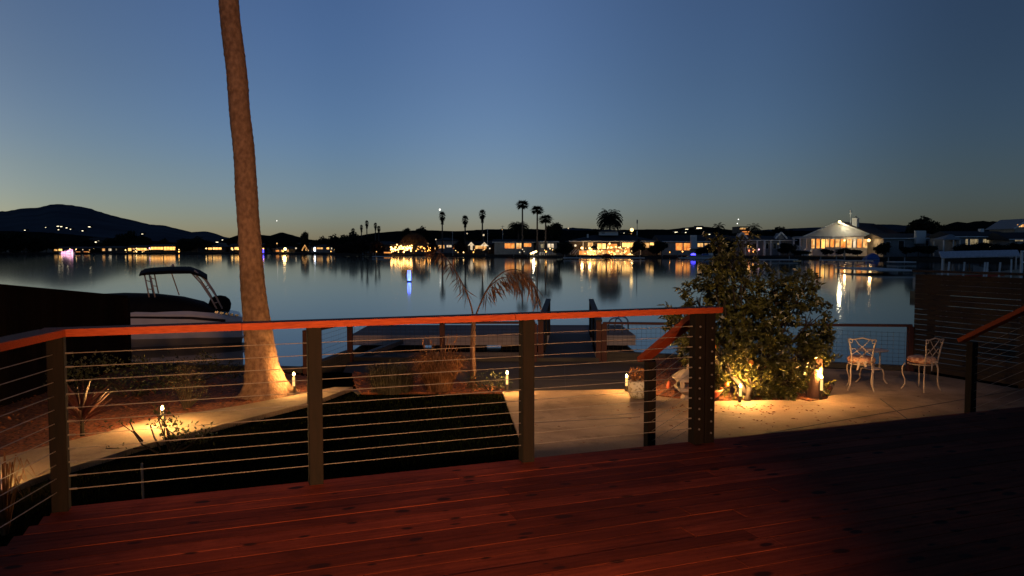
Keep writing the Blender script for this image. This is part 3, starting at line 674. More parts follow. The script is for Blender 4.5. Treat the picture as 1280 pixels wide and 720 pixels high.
# ------------------------------------------------------------------ wrought iron chairs and table
def chair(label, loc, rot):
    t = thing('patio_chair', label, 'chair', loc, rot, 'cream wrought iron patio chairs')
    sh = .44
    for sx, sy in ((-1,1),(1,1),(-1,-1),(1,-1)):   # +y is the front
        x = sx*(.17 if sy > 0 else .15); y = sy*.17; o = Vector((sx*.75, sy*.66, 0))
        pr = [(0,sh),(.045,.37),(.04,.27),(.0,.16),(-.0,.09),(.035,.03),(.055,.006)] if sy > 0 else [(0,sh),(.015,.34),(.01,.22),(.02,.1),(.06,.006)]
        MB().tube([Vector((x,y,0)) + o*d + Vector((0,0,z)) for d, z in pr], .0115, 7).build('leg', M['iron'], t, smooth=True)
    m = MB(); ring = [(.20*math.cos(a)*(1.0), .19*math.sin(a), sh) for a in [2*PI*k/24 for k in range(24)]]
    m.tube(ring, .011, 6, closed=True)
    m.build('seat_frame', M['iron'], t, smooth=True)
    m = MB(); pr = []
    for k in range(13):
        a = -PI/2 + PI*k/12; c = math.cos(a); s = math.sin(a); pr.append((.125 + .095*(abs(c)**.6), sh+.066+.054*s))
    pr = [(.01, sh+.02)] + pr + [(.01, sh+.112)]
    m.lathe(pr, 26); m.build('seat_cushion', M['cushion'], t, smooth=True)
    # back leans outwards at the rear (y<0)
    def B(u, z): return Vector((u, -.17 - (z-sh)*.14, z))
    m = MB()
    for s in (-1, 1): m.tube([B(s*.145, sh), B(s*.15, sh+.12), B(s*.17, sh+.27), B(s*.20, sh+.40), B(s*.205, sh+.425)], .0115, 7)
    m.tube([B(-.205,sh+.425),B(-.14,sh+.415),B(-.07,sh+.43),B(0,sh+.445),B(.07,sh+.43),B(.14,sh+.415),B(.205,sh+.425)], .0115, 7)
    m.tube([B(-.147,sh+.06),B(0,sh+.075),B(.147,sh+.06)], .009, 6)
    m.build('back_frame', M['iron'], t, smooth=True)
    m = MB(); r = .0065
    for s in (-1, 1):
        m.tube([B(s*-.11,sh+.42), B(s*-.04,sh+.33), B(s*.06,sh+.235), B(s*.155,sh+.16)], r, 6)
        m.tube([B(s*-.165,sh+.25), B(s*-.11,sh+.265), B(s*-.05,sh+.20), B(s*.05,sh+.10), B(s*.08,sh+.075)], r, 6)
        m.tube([B(s*.19,sh+.37), B(s*.15,sh+.36), B(s*.14,sh+.395), B(s*.165,sh+.415)], r, 6)
    m.build('lattice', M['iron'], t, smooth=True)
    m = MB()
    for s in (-1, 1):
        q = Vector((s*.035, -.215, sh+.05))
        m.add([q+Vector((-.02,0,0)), q+Vector((.02,0,0)), q+Vector((.03*s+.012,-.02,-.10+.03*s)), q+Vector((.03*s-.012,-.02,-.11+.03*s))], [(0,1,2,3)])
        m.leaf(q, (s,-.2,-.1), Vector((0,1,0)), .06, .05, .5)
    m.lathe([(.004,-.015),(.016,0),(.004,.015)], 8, (0,-.222,sh+.045)); m.build('tie', M['tie'], t)
    return t
c1 = gz(1075.5, 487, GZ+.02); c2 = gz(1151, 487.5, GZ+.02)
chair('cream iron chair seen from behind with cushion ties, nearer the tree', c1, math.radians(-22))
chair('cream iron chair turned sideways in front of the slatted fence', c2, math.radians(24))
tq = gz(1102, 485, GZ+.02); tq.y += .35
t = thing('side_table', 'small round wrought iron table between the two chairs', 'table', tq); hh = gd(1100, 437, tq.y).z - tq.z
MB().lathe([(.01,hh-.012),(.245,hh-.014),(.255,hh-.006),(.245,hh),(.01,hh)], 32).build('tabletop', M['iron'], t, smooth=False)
m = MB(); m.lathe([(.01,.27),(.15,.27),(.15,.282),(.01,.282)], 24); m.build('shelf', M['iron'], t)
for k in range(3):
    a = math.radians(8 + 120*k); d = Vector((math.cos(a), math.sin(a), 0))
    MB().tube([d*.135+Vector((0,0,hh-.012)), d*.135+Vector((0,0,.28)), d*.19+Vector((0,0,.25)), d*.215+Vector((0,0,.18)), d*.215+Vector((0,0,.09)), d*.26+Vector((0,0,.02)), d*.29+Vector((0,0,.006))], .0125, 7).build('leg', M['iron'], t, smooth=True)

# ------------------------------------------------------------------ moored ski boat
BR = math.radians(22); sx_ = gd(301, 400, 25); t = thing('ski_boat', 'covered wakeboard boat with a tower and black bimini moored beside the fence', 'boat', (sx_.x, 25, WZ), BR)
def loft(secs, closed_ends=True):
    n = len(secs[0]); vs = [v for s in secs for v in s]; fs = []
    for i in range(len(secs)-1):
        for k in range(n-1): fs.append((i*n+k, i*n+k+1, (i+1)*n+k+1, (i+1)*n+k))
    if closed_ends: fs.append(tuple(range(n-1,-1,-1))); fs.append(tuple((len(secs)-1)*n+k for k in range(n)))
    return vs, fs
# x runs from stern (0) to bow (-6.8)
st_ = [(.0,1.14,.86,-.25),(-.5,1.2,.98,-.3),(-1.5,1.24,1.10,-.33),(-3,1.22,1.16,-.33),(-4.4,1.05,1.18,-.25),(-5.6,.66,1.24,-.05),(-6.4,.25,1.30,.35),(-6.8,.04,1.33,.8)]
secs = []; band = []
for x, w, zs, zk in st_:
    ch = zk + (zs-zk)*.42
    half = [(w*.93, zs), (w, zs-.10), (w*.97, zs-(zs-zk)*.3), (w*.86, ch), (0, zk)]
    secs.append([Vector((x, a, z)) for a, z in half] + [Vector((x, -a, z)) for a, z in half[-2::-1]])
vs, fs = loft(secs); m = MB(); m.add(vs, fs)
# deck cap
capv = []; 
for s in secs: capv += [s[0], s[-1]]
m.add(capv, [(2*i, 2*i+1, 2*i+3, 2*i+2) for i in range(len(secs)-1)])
m.build('hull', M['hull'], t, smooth=False)
m = MB(); sv = []
for x, w, zs, zk in st_[1:-1]:
    k1 = .20 + .05*math.sin(x); sv += [Vector((x, -w*.995-.012, zs-.16)), Vector((x, -w*.98-.012, zs-.16-.10*(1+x/8)))]
m.add(sv, [(2*i, 2*i+1, 2*i+3, 2*i+2) for i in range(len(st_)-3)]); m.build('hull_stripe', M['hulldark'], t)
m = MB(); m.box(.0, .55, -1.0, 1.0, .18, .27); m.build('swim_platform', M['hull'], t)
# black cover stretched over the cockpit
cs = []
for x, w, h in ((-.75,1.05,.06),(-1.1,1.12,.20),(-1.7,1.16,.36),(-2.5,1.18,.46),(-3.4,1.16,.48),(-4.2,1.05,.44),(-5.0,.8,.30),(-5.8,.5,.14),(-6.5,.2,.05)):
    zs = 1.0 if x > -1 else 1.1 + min(.14, (-x-1)*.025); ring = []
    for k in range(13):
        a = PI*k/12; ring.append(Vector((x, w*math.cos(a), zs - .06 + (h+.06)*max(0, math.sin(a))**.6)))
    cs.append(ring)
vs, fs = loft(cs); m = MB(); m.add(vs, fs); m.build('cockpit_cover', M['canvas'], t, smooth=True)
def bp(px, py, y):
    k = ray(px, py); k = k.x/k.y; x = (25*k - sx_.x)/(math.cos(BR) - k*math.sin(BR)); p = gd(px, py, 25 + x*math.sin(BR)); return Vector((x, y, p.z - WZ))
for s in (-1, 1):
    y = s*1.02; m = MB()
    a0, a1 = bp(189,369,0), bp(183,340,0); b0, b1 = bp(196,369,0), bp(190.5,343,0)
    for p, q in ((a0,a1),(b0,b1)): m.tube([(p.x,y,p.z),(q.x,y,q.z)], .022, 7)
    for f in (.35,.7): p = a0.lerp(a1,f); q = b0.lerp(b1,f); m.tube([(p.x,y,p.z),(q.x,y,q.z)], .015, 6)
    m.build('tower_leg', M['alu'], t, smooth=True); m = MB()
    c = [bp(277,383,0), bp(268,366,0), bp(256,348,0), bp(243,336.5,0)]; d = [bp(270,383,0), bp(263,370,0), bp(251,352,0), bp(239,339,0)]
    m.tube([(p.x,y,p.z) for p in c], .024, 7); m.tube([(p.x,y,p.z) for p in d], .024, 7)
    for f in (0,1,2): p = c[f].lerp(c[f+1],.5); q = d[f].lerp(d[f+1],.5); m.tube([(p.x,y,p.z),(q.x,y,q.z)], .015, 6)
    m.build('tower_leg', M['alu'], t, smooth=True)
MB().tube([tuple(bp(224,369,0)), tuple(bp(214,340,0))], .02, 6).build('support_pole', M['alu'], t)
m = MB(); rr = []
for px, py, th in ((177,338.0,.04),(181,336,.07),(190,334.4,.09),(214,333,.10),(238,333.2,.09),(250,337.5,.07),(259,343,.04)):
    p = bp(px, py, 0); ring = []
    for k in range(9):
        y = -1.12 + 2.24*k/8; ring.append(Vector((p.x, y, p.z - .10*(abs(y)/1.12)**2)))
    rr.append(ring + [Vector((v.x, v.y, v.z-th)) for v in ring[::-1]])
vs, fs = loft(rr); n_ = len(rr[0]); m.add(vs, fs + [(i*n_, i*n_+n_-1, (i+1)*n_+n_-1, (i+1)*n_) for i in range(len(rr)-1)]); m.build('bimini_top', M['canvas'], t, smooth=False)
p = bp(216,331.5,0); MB().lathe([(.03,0),(.05,.05),(.02,.1)], 8, (p.x,0,p.z-.06)).build('anchor_light', M['alu'], t)
p = bp(275,384,0); m = MB(); m.lathe([(.22,-.25),(.33,.0),(.35,.16),(.30,.3),(.18,.4),(.03,.43)], 16, (p.x,.1,p.z-.05), 1.0, .9); m.build('engine_cover', M['canvas'], t, smooth=True)
m = MB()
for k in range(5): q = bp(270+k*6, 386.5+k*.9, 0); m.box(q.x-.05,q.x+.05,-1.20,-1.12,q.z-.03,q.z+.03)
m.build('deck_cleat', M['chrome'], t)
# ------------------------------------------------------------------ far shore materials
WM = dict(
 warm=glow('window warm', (1,.56,.18), (.45,.15,.03), 1.3), org=glow('window orange', (1,.38,.07), (.55,.11,.015), 1.3),
 yel=glow('window yellow', (1,.58,.17), (.8,.33,.06), 2.3), dim=glow('window dim', (.75,.58,.30), (.16,.11,.05), .42),
 white=glow('white glow', (1,.80,.52), (.45,.30,.16), 1.1), dark=mat('dark glass', (.02,.025,.03), None, .1),
 bright=glow('bright string', (1,.48,.11), (.8,.28,.05), 2.6), festoon=glow('festoon bulb', (1,.52,.14), None, 9), hot=glow('hot lamp', (1,.62,.22), None, 4), flood=glow('flood lamp', (1,.80,.28), None, 5),
 amber=glow('amber lamp', (1,.42,.08), None, 6), pink=glow('pink bulbs', (1,.5,.62), (.7,.25,.5), 2.2), blue=glow('blue lamp', (.06,.05,1), None, 5), bluew=glow('blue reflection glow', (.12,.25,1), (.05,.04,1), 6),
 cold=glow('cold lamp', (.75,.85,1), None, 6), red=glow('red lamp', (1,.22,.1), None, 2.5), star=glow('planet light', (1,.97,.85), None, 3), hill=glow('hillside window', (1,.86,.55), None, 2.5))
H = {}
H['white'] = mat('white painted wall', (.74,.72,.68), (.66,.64,.60), .7, 1)
H['cream'] = mat('cream wall', (.5,.46,.38), None, .8, 1)
H['grey'] = mat('grey wall', (.27,.27,.26), None, .8, 1)
H['brown'] = mat('brown wall', (.10,.07,.05), None, .8, 1)
H['roof'] = mat('dark shingle roof', (.040,.036,.034), (.028,.026,.025), .9, 3)
H['roofred'] = mat('reddish roof', (.075,.035,.026), None, .9, 3)
H['roofgrey'] = mat('grey roof', (.32,.33,.34), None, .9, 3)
H['trim'] = mat('white trim', (.82,.82,.80), None, .6, 1)
H['tree'] = mat('distant foliage', (.030,.036,.022), (.016,.02,.013), .9, .8, tone=.5, spec=.1)
H['treered'] = mat('distant bronze foliage', (.060,.032,.024), (.03,.018,.014), .9, .8, tone=.5, spec=.1)
H['ptrunk'] = mat('distant palm trunk', (.11,.085,.07), None, .9, 2)
H['willow'] = mat('weeping tree strands', (.24,.13,.055), (.14,.07,.03), .85, 2, tone=.4, trans=.2)
H['bank'] = mat('shore bank', (.035,.03,.025), (.02,.018,.016), .95, .4)
H['land'] = mat('far land', (.022,.024,.018), (.014,.015,.012), 1, .02, spec=.1)
H['mount'] = mat('hazed mountain scrub', (.11,.12,.135), (.075,.083,.094), 1, .006, detail=8, spec=.0)  # base colour lifted and blued in place of airlight
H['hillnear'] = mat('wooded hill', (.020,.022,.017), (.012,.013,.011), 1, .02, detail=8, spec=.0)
H['hillfar'] = mat('far ridge', (.085,.09,.10), (.06,.065,.073), 1, .008, detail=8, spec=0)  # distance haze put into the pale bluish colour
H['dockw'] = mat('pale dock', (.7,.68,.65), (.56,.54,.52), .8, 1)
H['tarp'] = mat('blue tarp', (.05,.14,.42), (.035,.10,.32), .6, 2)
H['kayak'] = mat('red kayak plastic', (.55,.06,.03), None, .4)
H['yellowwood'] = mat('ochre timber', (.26,.15,.05), None, .7)

SH = [(-400,190),(-100,235),(0,272),(60,284),(300,285),(400,272),(470,240),(560,228),(640,208),(700,199),(760,197),(850,195),(950,185),(1050,174),(1130,163),(1200,150),(1290,138),(1500,120),(2300,90)]
def shd(px):
    for a, b in zip(SH[:-1], SH[1:]):
        if a[0] <= px <= b[0]: return a[1] + (b[1]-a[1])*(px-a[0])/(b[0]-a[0])
    return SH[0][1] if px < SH[0][0] else SH[-1][1]
def pt(px, d, z): return Vector(((px-640)/FPX*d*(math.cos(PITCH)), d, z))   # near the horizon line
m = MB(); cols = list(range(-400, 2301, 25)); prof = [(0,-3),(0,-1.1),(1.0,-1.02),(9,-.95),(40,-.8),(120,0),(400,2),(1200,8),(6000,20)]
vs = []; 
for c in cols:
    for dd, z in prof: vs.append(pt(c, shd(c)+dd, z))
k = len(prof); fs = [(i*k+j, (i+1)*k+j, (i+1)*k+j+1, i*k+j+1) for i in range(len(cols)-1) for j in range(k-1)]
m.add(vs, fs); struct(m.build('far_land', H['land']))
m = MB()
for i in range(len(cols)-1):
    a = pt(cols[i], shd(cols[i])-.05, -1.32); b = pt(cols[i+1], shd(cols[i+1])-.05, -1.32); m.bar(a, b, .3, .5)
tag(m.build('bulkhead_wall', H['bank']), 'low dark bulkhead wall along the far shore', 'wall')
# water
wm = bpy.data.materials.new('lagoon water'); wm.use_nodes = True; nt = wm.node_tree; n = nt.nodes; l = nt.links; b = n['Principled BSDF']
b.inputs['Base Color'].default_value = (.004,.007,.009,1); b.inputs['Roughness'].default_value = .062; b.inputs['IOR'].default_value = 1.33
tc = n.new('ShaderNodeTexCoord'); mp = n.new('ShaderNodeMapping'); mp.inputs['Scale'].default_value = (1, .45, 1); l.new(tc.outputs['Object'], mp.inputs['Vector'])
n1 = n.new('ShaderNodeTexNoise'); n1.inputs['Scale'].default_value = .9; n1.inputs['Detail'].default_value = 4; l.new(mp.outputs['Vector'], n1.inputs['Vector'])
n2 = n.new('ShaderNodeTexNoise'); n2.inputs['Scale'].default_value = .035; n2.inputs['Detail'].default_value = 3; l.new(mp.outputs['Vector'], n2.inputs['Vector'])
mr = n.new('ShaderNodeMapRange'); mr.inputs['From Min'].default_value = .42; mr.inputs['From Max'].default_value = .68; mr.inputs['To Min'].default_value = .15; l.new(n2.outputs['Fac'], mr.inputs['Value'])
mu = n.new('ShaderNodeMath'); mu.operation = 'MULTIPLY'; l.new(n1.outputs['Fac'], mu.inputs[0]); l.new(mr.outputs['Result'], mu.inputs[1])
bp_ = n.new('ShaderNodeBump'); bp_.inputs['Strength'].default_value = .12; bp_.inputs['Distance'].default_value = .02; l.new(mu.outputs[0], bp_.inputs['Height']); l.new(bp_.outputs['Normal'], b.inputs['Normal'])
m = MB(); m.add([(-900,10,WZ),(900,10,WZ),(900,420,WZ),(-900,420,WZ)], [(0,1,2,3)]); struct(m.build('water', wm))

# ------------------------------------------------------------------ hills and mountain
BV = []
def ridge(name, D, depth, prof_px, mt, zb=0.0, ns=10, rough=.02, seed=0, px0=None, px1=None):
    m = MB(); vs = []; xs = []; px = px0 if px0 is not None else prof_px[0][0]; px1 = px1 if px1 is not None else prof_px[-1][0]
    step = 4
    while px <= px1: xs.append(px); px += step
    K = 2*ns+1
    for px in xs:
        y = prof_px[-1][1]
        for a, b in zip(prof_px[:-1], prof_px[1:]):
            if a[0] <= px <= b[0]: y = a[1] + (b[1]-a[1])*(px-a[0])/(b[0]-a[0]); break
        zr = gd(640, y, D).z
        for j in range(K):
            f = (j-ns)/ns; d = D + f*depth; h = (1-abs(f))**.85
            nn = noise.noise(Vector((px*.02+seed, f*3, seed)))*.5 + noise.noise(Vector((px*.07+seed, f*9, seed)))*.3 + noise.noise(Vector((px*.25, f*20, seed)))*.2
            z = zb + (zr-zb)*h*(1 + (rough*6*nn*(1-h) ) + rough*(noise.noise(Vector((px*.16, seed, f*14))) + noise.noise(Vector((px*.5, seed, f*30)))*.7))
            vs.append(pt(px, d, z))
    fs = [(i*K+j, (i+1)*K+j, (i+1)*K+j+1, i*K+j+1) for i in range(len(xs)-1) for j in range(K-1)]
    m.add(vs, fs); BV.append(BVHTree.FromPolygons(m.v, m.f))
    return struct(m.build(name, mt, smooth=True))
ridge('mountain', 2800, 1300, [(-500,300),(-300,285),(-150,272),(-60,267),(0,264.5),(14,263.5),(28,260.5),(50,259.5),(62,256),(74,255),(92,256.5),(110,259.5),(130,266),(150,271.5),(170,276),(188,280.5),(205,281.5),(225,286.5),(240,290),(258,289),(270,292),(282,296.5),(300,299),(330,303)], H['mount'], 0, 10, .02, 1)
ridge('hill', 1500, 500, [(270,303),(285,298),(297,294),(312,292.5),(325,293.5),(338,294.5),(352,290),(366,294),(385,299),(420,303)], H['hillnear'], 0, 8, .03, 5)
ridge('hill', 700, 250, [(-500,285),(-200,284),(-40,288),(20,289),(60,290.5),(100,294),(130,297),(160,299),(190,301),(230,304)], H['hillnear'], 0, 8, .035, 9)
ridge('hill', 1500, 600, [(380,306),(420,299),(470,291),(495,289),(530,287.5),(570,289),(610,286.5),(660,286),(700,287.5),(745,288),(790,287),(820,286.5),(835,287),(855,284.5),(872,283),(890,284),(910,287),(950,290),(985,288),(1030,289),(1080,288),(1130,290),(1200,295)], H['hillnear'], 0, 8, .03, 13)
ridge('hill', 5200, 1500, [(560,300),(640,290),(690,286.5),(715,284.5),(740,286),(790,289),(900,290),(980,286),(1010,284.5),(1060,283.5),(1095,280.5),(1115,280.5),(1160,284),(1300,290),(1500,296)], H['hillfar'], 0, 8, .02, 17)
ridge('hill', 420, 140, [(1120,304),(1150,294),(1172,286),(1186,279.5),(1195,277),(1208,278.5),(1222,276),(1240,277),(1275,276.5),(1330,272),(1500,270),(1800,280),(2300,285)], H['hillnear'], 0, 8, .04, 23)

# ------------------------------------------------------------------ house builder
def house(name, label, px0, px1, yb, ye, yr, dd=12, rel=0, depth=9, style='hip', wall='grey', roof='roof', wins=(), chim=(), posts=(), over=.6, cat='house', trim=True, rail=None, group=None, d=None, hipin=.35):
    pc = (px0+px1)/2; d = d or shd(pc)+dd; phi = math.atan((pc-640)/FPX); rl_ = math.radians(rel)
    sx = d/math.cos(phi)/FPX*math.cos(phi)**1 / (math.cos(rl_)) if rel else d/FPX
    rot = -(phi+rl_) if rel else 0
    base = gd(pc, yb, d); t = thing(name, label, cat, base, rot, group)
    X = lambda px: (px-pc)*sx
    Z = lambda y: (yb-y)*d/FPX
    x0, x1, ze, zr = X(px0), X(px1), Z(ye), Z(yr)
    m = MB()
    if style == 'gablefront':
        m.add([(x0,0,-1.5),(x1,0,-1.5),(x1,0,ze),(0,0,zr),(x0,0,ze),(x0,depth,-1.5),(x1,depth,-1.5),(x1,depth,ze),(0,depth,zr),(x0,depth,ze)], [(0,1,2,3,4),(9,8,7,6,5),(1,6,7,2),(5,0,4,9)])
    else: m.box(x0, x1, 0, depth, -1.5, ze)
    m.build('wall', H[wall], t)
    m = MB(); o = over; th = .16
    if style == 'hip':
        hp = min((x1-x0)*hipin, depth*.6)
        e = [(x0-o,-o),(x1+o,-o),(x1+o,depth+o),(x0-o,depth+o)]
        m.add([(a,b,ze+.004) for a,b in e]+[(a,b,ze+th) for a,b in e]+[(x0+hp,depth/2,zr),(x1-hp,depth/2,zr)],
              [(3,2,1,0),(0,1,5,4),(1,2,6,5),(2,3,7,6),(3,0,4,7),(4,5,9,8),(6,7,8,9),(5,6,9),(7,4,8)])
    elif style == 'gableside':
        m.add([(x0-o,-o,ze+.004),(x1+o,-o,ze+.004),(x1+o,depth+o,ze+.004),(x0-o,depth+o,ze+.004),(x0-o,-o,ze+th),(x1+o,-o,ze+th),(x1+o,depth+o,ze+th),(x0-o,depth+o,ze+th),(x0-o,depth/2,zr),(x1+o,depth/2,zr)],
              [(3,2,1,0),(0,1,5,4),(2,3,7,6),(4,5,9,8),(6,7,8,9),(1,2,6,9,5),(3,0,4,8,7)])
    else:
        sl = (zr-ze)/(x1); xo = x1+o; zl = ze - sl*o
        m.add([(-xo,-o,zl+.01),(0,-o,zr+.01),(xo,-o,zl+.01),(-xo,depth+o,zl+.01),(0,depth+o,zr+.01),(xo,depth+o,zl+.01),(-xo,-o,zl+.2),(0,-o,zr+.22),(xo,-o,zl+.2),(-xo,depth+o,zl+.2),(0,depth+o,zr+.22),(xo,depth+o,zl+.2)],
              [(0,1,4,3),(1,2,5,4),(6,9,10,7),(7,10,11,8),(0,6,7,1),(1,7,8,2),(3,4,10,9),(4,5,11,10),(0,3,9,6),(2,8,11,5)])
    rf = m.build('roof', H[roof], t)
    if trim:
        m = MB()
        if style == 'gablefront':
            for s in (-1, 1): m.bar((s*(x1+o), -o-.06, ze-(zr-ze)/x1*o+.1), (0, -o-.06, zr+.11), .1, .34)
        else: m.box(x0-o, x1+o, -o-.09, -o-.01, ze+.0, ze+.2)
        m.build('fascia', H['trim'], rf)
    for (a, b_, c, e, mt) in wins:   # px0, px1, ytop, ybottom
        xa, xb, za, zb = X(a), X(b_), Z(e), Z(c); w = MB(); q = .07
        w.box(xa-q, xa, -.09, -.002, za-q, zb+q); w.box(xb, xb+q, -.09, -.002, za-q, zb+q); w.box(xa, xb, -.09, -.002, zb, zb+q); w.box(xa, xb, -.09, -.002, za-q, za)
        nm = int((xb-xa)/1.3)
        for i in range(1, nm+1): xm = xa + (xb-xa)*i/(nm+1); w.box(xm-.035, xm+.035, -.09, -.055, za, zb)
        wo = w.build('window', H['trim'], t)
        MB().box(xa, xb, -.05, -.004, za, zb).build('pane', WM[mt], wo)
    for (a, b_, c, e, yy, mt) in chim:
        m = MB().box(X(a), X(b_), yy, yy+1.0, Z(e), Z(c)); co = m.build('chimney', H[mt], rf if yy > 0 else t)
        MB().box(X(a)-.05, X(b_)+.05, yy-.05, yy+1.05, Z(c)+.003, Z(c)+.1).build('chimney_cap', H['grey'], co) if 0 else None
    for (a, w_, c, e, yy) in posts:
        MB().box(X(a)-w_/2, X(a)+w_/2, yy-w_/2, yy+w_/2, Z(e), Z(c)).build('post', H['trim'], t)
    return t, X, Z
def bulb(name, label, px, y, d, r, mt, cat='lamp', group=None, pole=None, lamp_e=0, col=(1,.6,.25)):
    """a round lit lamp: px radius r"""
    c = gd(px, y, d); rr = r*d/FPX
    zb = pole if pole is not None else None
    if zb is not None:
        t = thing(name, label, cat, (c.x, c.y, zb), 0, group); par = t; cc = Vector((0,0,c.z-zb))
        MB().tube([(0,0,-.3),(0,0,cc.z-rr)], .05, 5).build('pole', H['grey'], t)
    else:
        t = thing(name, label, cat, c, 0, group); cc = Vector((0,0,0))
        MB().box(-rr*.5, rr*.5, rr*.95, rr*1.3, -rr*.4, rr*.4).build('mount', H['grey'], t)
    pr = [(.002*rr,-rr)]+[(rr*math.cos(a), rr*math.sin(a)) for a in (-.9,-.3,.3,.9)]+[(.002*rr,rr)]
    MB().lathe(pr, 8, cc).build('globe', WM[mt], t, smooth=True)
    if lamp_e: lamp('shore_bulb', cc + Vector((0,-rr*2.2,0)), lamp_e, col, rr, t)
    return t

# ---- left far bank
house('lakeside_house', 'far low red-roofed house with pink holiday lights at its end', 66,117,318,311,308.3, style='gableside', wall='brown', roof='roofred', trim=False, depth=8, wins=[(68,72,311.6,313.6,'warm'),(73.5,78,311.2,313.6,'yel'),(95,100.5,314.6,316.2,'org'),(105,113.5,314.4,316.4,'org')])
tl = thing('lit_boat', 'small boat outlined in pink bulbs before the red-roofed house', 'boat', pt(84,shd(84)-7,WZ)); k_ = shd(84)/FPX
m = MB(); m.prism([(-9*k_,-.6),(6*k_,-.8),(9*k_,0),(6*k_,.8),(-9*k_,.6)], -.2, .7); m.build('hull', H['trim'], tl)
m = MB()
for a, b in (((-6,6.2),(0,6)),((0,6),(4.5,8.8)),((4.5,8.8),(7,9)),((0,6.2),(8,6.3)),((-6,4.4),(8,4.2)),((7,4.3),(7.4,9))): m.tube([(a[0]*k_, -.7, (a[1]-3.5)*k_), (b[0]*k_, -.7, (b[1]-3.5)*k_)], .2, 5)
m.build('light_string', WM['pink'], tl)
MB().box(-3*k_, 5*k_, -.5, .5, .705, 1.5).build('cabin', H['trim'], tl)
house('lakeside_house', 'far small dark house with three little lit windows', 116,158,317.5,310.3,307.5, style='hip', wall='brown', trim=False, wins=[(115.8,119,310.9,312.6,'white'),(128,131.5,310.7,313.6,'warm'),(136,139.5,310.8,313.4,'white'),(145,146,311,313,'dim')])
house('lakeside_house', 'far house with a long even row of pale yellow windows', 159,186,317.5,309.6,306.5, style='gableside', wall='brown', trim=False, wins=[(160.5,164.5,310.3,313.6,'yel'),(166,168.5,310.3,312,'warm'),(171,183.5,310.2,313,'yel')])
house('lakeside_house', 'far house with the brightest amber glowing window wall', 187.5,222,317.5,308.6,305.6, style='gableside', wall='brown', roof='roofred', trim=False, wins=[(189,204,308.8,312,'bright'),(205,219.5,308.5,312.6,'bright')])
bulb('shore_lamp', 'violet-white lamp between the yellow and amber far windows', 187, 310.2, shd(187)+9, 1.0, 'pink')
house('lakeside_house', 'unlit far house between two dark tree clumps', 226,246,317.5,310,307.5, style='hip', wall='grey', trim=False, wins=[(230,237,310.6,312,'dim')])
house('lakeside_house', 'far house with two white-gold window bands left of the palm', 256,282,317.5,309,306, style='hip', wall='brown', trim=False, wins=[(257,259,310,311.2,'warm'),(260.5,265,309.6,312,'yel'),(266.2,277,309.4,312,'yel')])
house('lakeside_house', 'far house cut by the palm trunk with gold windows', 287,325,317.5,309,304.5, style='gableside', wall='brown', trim=False, wins=[(289,291.2,309.4,312,'yel'),(293.5,303,309,312.2,'yel'),(326-7,323,309.4,312,'warm')])
bulb('shore_lamp', 'white lamp seen just right of the palm trunk', 327.5, 310.5, shd(327)+6, .9, 'white')
t = thing('dock_light', 'blue vertical dock light just right of the palm trunk', 'lamp', pt(329, shd(329)-3, WZ)); MB().box(-.15,.15,-.15,.15,-.4,.5).build('pole', H['grey'], t); MB().tube([(0,0,.5),(0,0,1.7)], .2, 6).build('lens', WM['blue'], t)
house('lakeside_house', 'far dark house with two gold lamps on its terrace', 341,369,318,311.5,308, style='hip', wall='brown', trim=False, wins=[(345,349,312.6,314.6,'org'),(351.5,354,312.5,314.6,'warm'),(359,361,312,314.6,'warm')])
bulb('shore_lamp', 'high yellow lamp on a pole over the dark far house', 346.2, 304.3, shd(346)+8, .9, 'warm', pole=-.4)
bulb('shore_lamp', 'very bright gold lamp with a long reflection', 356.5, 311.3, shd(356)+8, 1.9, 'flood', lamp_e=250, pole=-.4)
bulb('shore_lamp', 'plain white lamp between gold lamp and holiday tree', 370, 310.3, shd(370)+8, 1.0, 'white')
t = thing('holiday_tree', 'small cone of strung white and gold lights on the far bank', 'lit tree', pt(381, shd(381)+4, -.6)); k_ = shd(381)/FPX
m = MB()
for k in range(34): f = k/33; a = k*1.3; r = 4.6*k_*(1-f); m.lathe([(.01,-.16),(.16,0),(.01,.16)], 5, (math.cos(a)*r, math.sin(a)*r, .3+f*7*k_))
m.build('light_string', WM['warm'], t); MB().tube([(0,0,-.3),(0,0,7.4*k_)], [.9,.02], 7).build('crown', H['tree'], t)
house('lakeside_house', 'far house with one tall white lit door', 389,420,318,309,305.5, style='hip', wall='grey', trim=False, wins=[(392.6,394.6,309.3,314,'cold'),(396,403.5,309.4,311.4,'warm'),(408.5,411.5,309.4,311.6,'yel'),(414,415.2,309.6,311.4,'white')])
# ---- middle
house('lakeside_house', 'low house with one square lit window left of the willow', 462,498,318,306.5,301.5, style='hip', wall='brown', trim=False, wins=[(466.8,478,307.3,312,'warm'),(480,489.5,315,316.6,'org')])
wx = 517; wd = shd(wx)+6; wb = gd(wx, 317, wd); k_ = wd/FPX
t = thing('weeping_tree', 'big domed weeping tree glowing orange over string lights', 'tree', wb)
MB().tube([(0,0,-.5),(.2,0,2),(0,.1,3.5)], [.35,.28,.2], 8).build('trunk', H['ptrunk'], t)
m = MB()
for k in range(1500):
    a = R.uniform(0, 2*PI); rr = math.sqrt(R.random())*1.0; rx, rz = 21*k_, 27*k_
    tpz = rz*math.sqrt(max(0, 1-rr*rr*.96))*R.uniform(.9,1.0); q = Vector((math.cos(a)*rr*rx, math.sin(a)*rr*rx*.7, tpz))
    o = Vector((math.cos(a), math.sin(a)*.7, 0)); ln = R.uniform(.8, 2.2)
    q2 = q + o*R.uniform(.2,.6) - Vector((0,0,ln*.5)); q3 = q + o*R.uniform(.3,.9) - Vector((0,0,min(ln, q.z-.6)))
    if q3.z < .3: continue
    w = Vector((-o.y, o.x, 0))*.035
    m.add([q-w, q+w, q2+w, q2-w, q3], [(0,1,2,3),(3,2,4)], R.random())
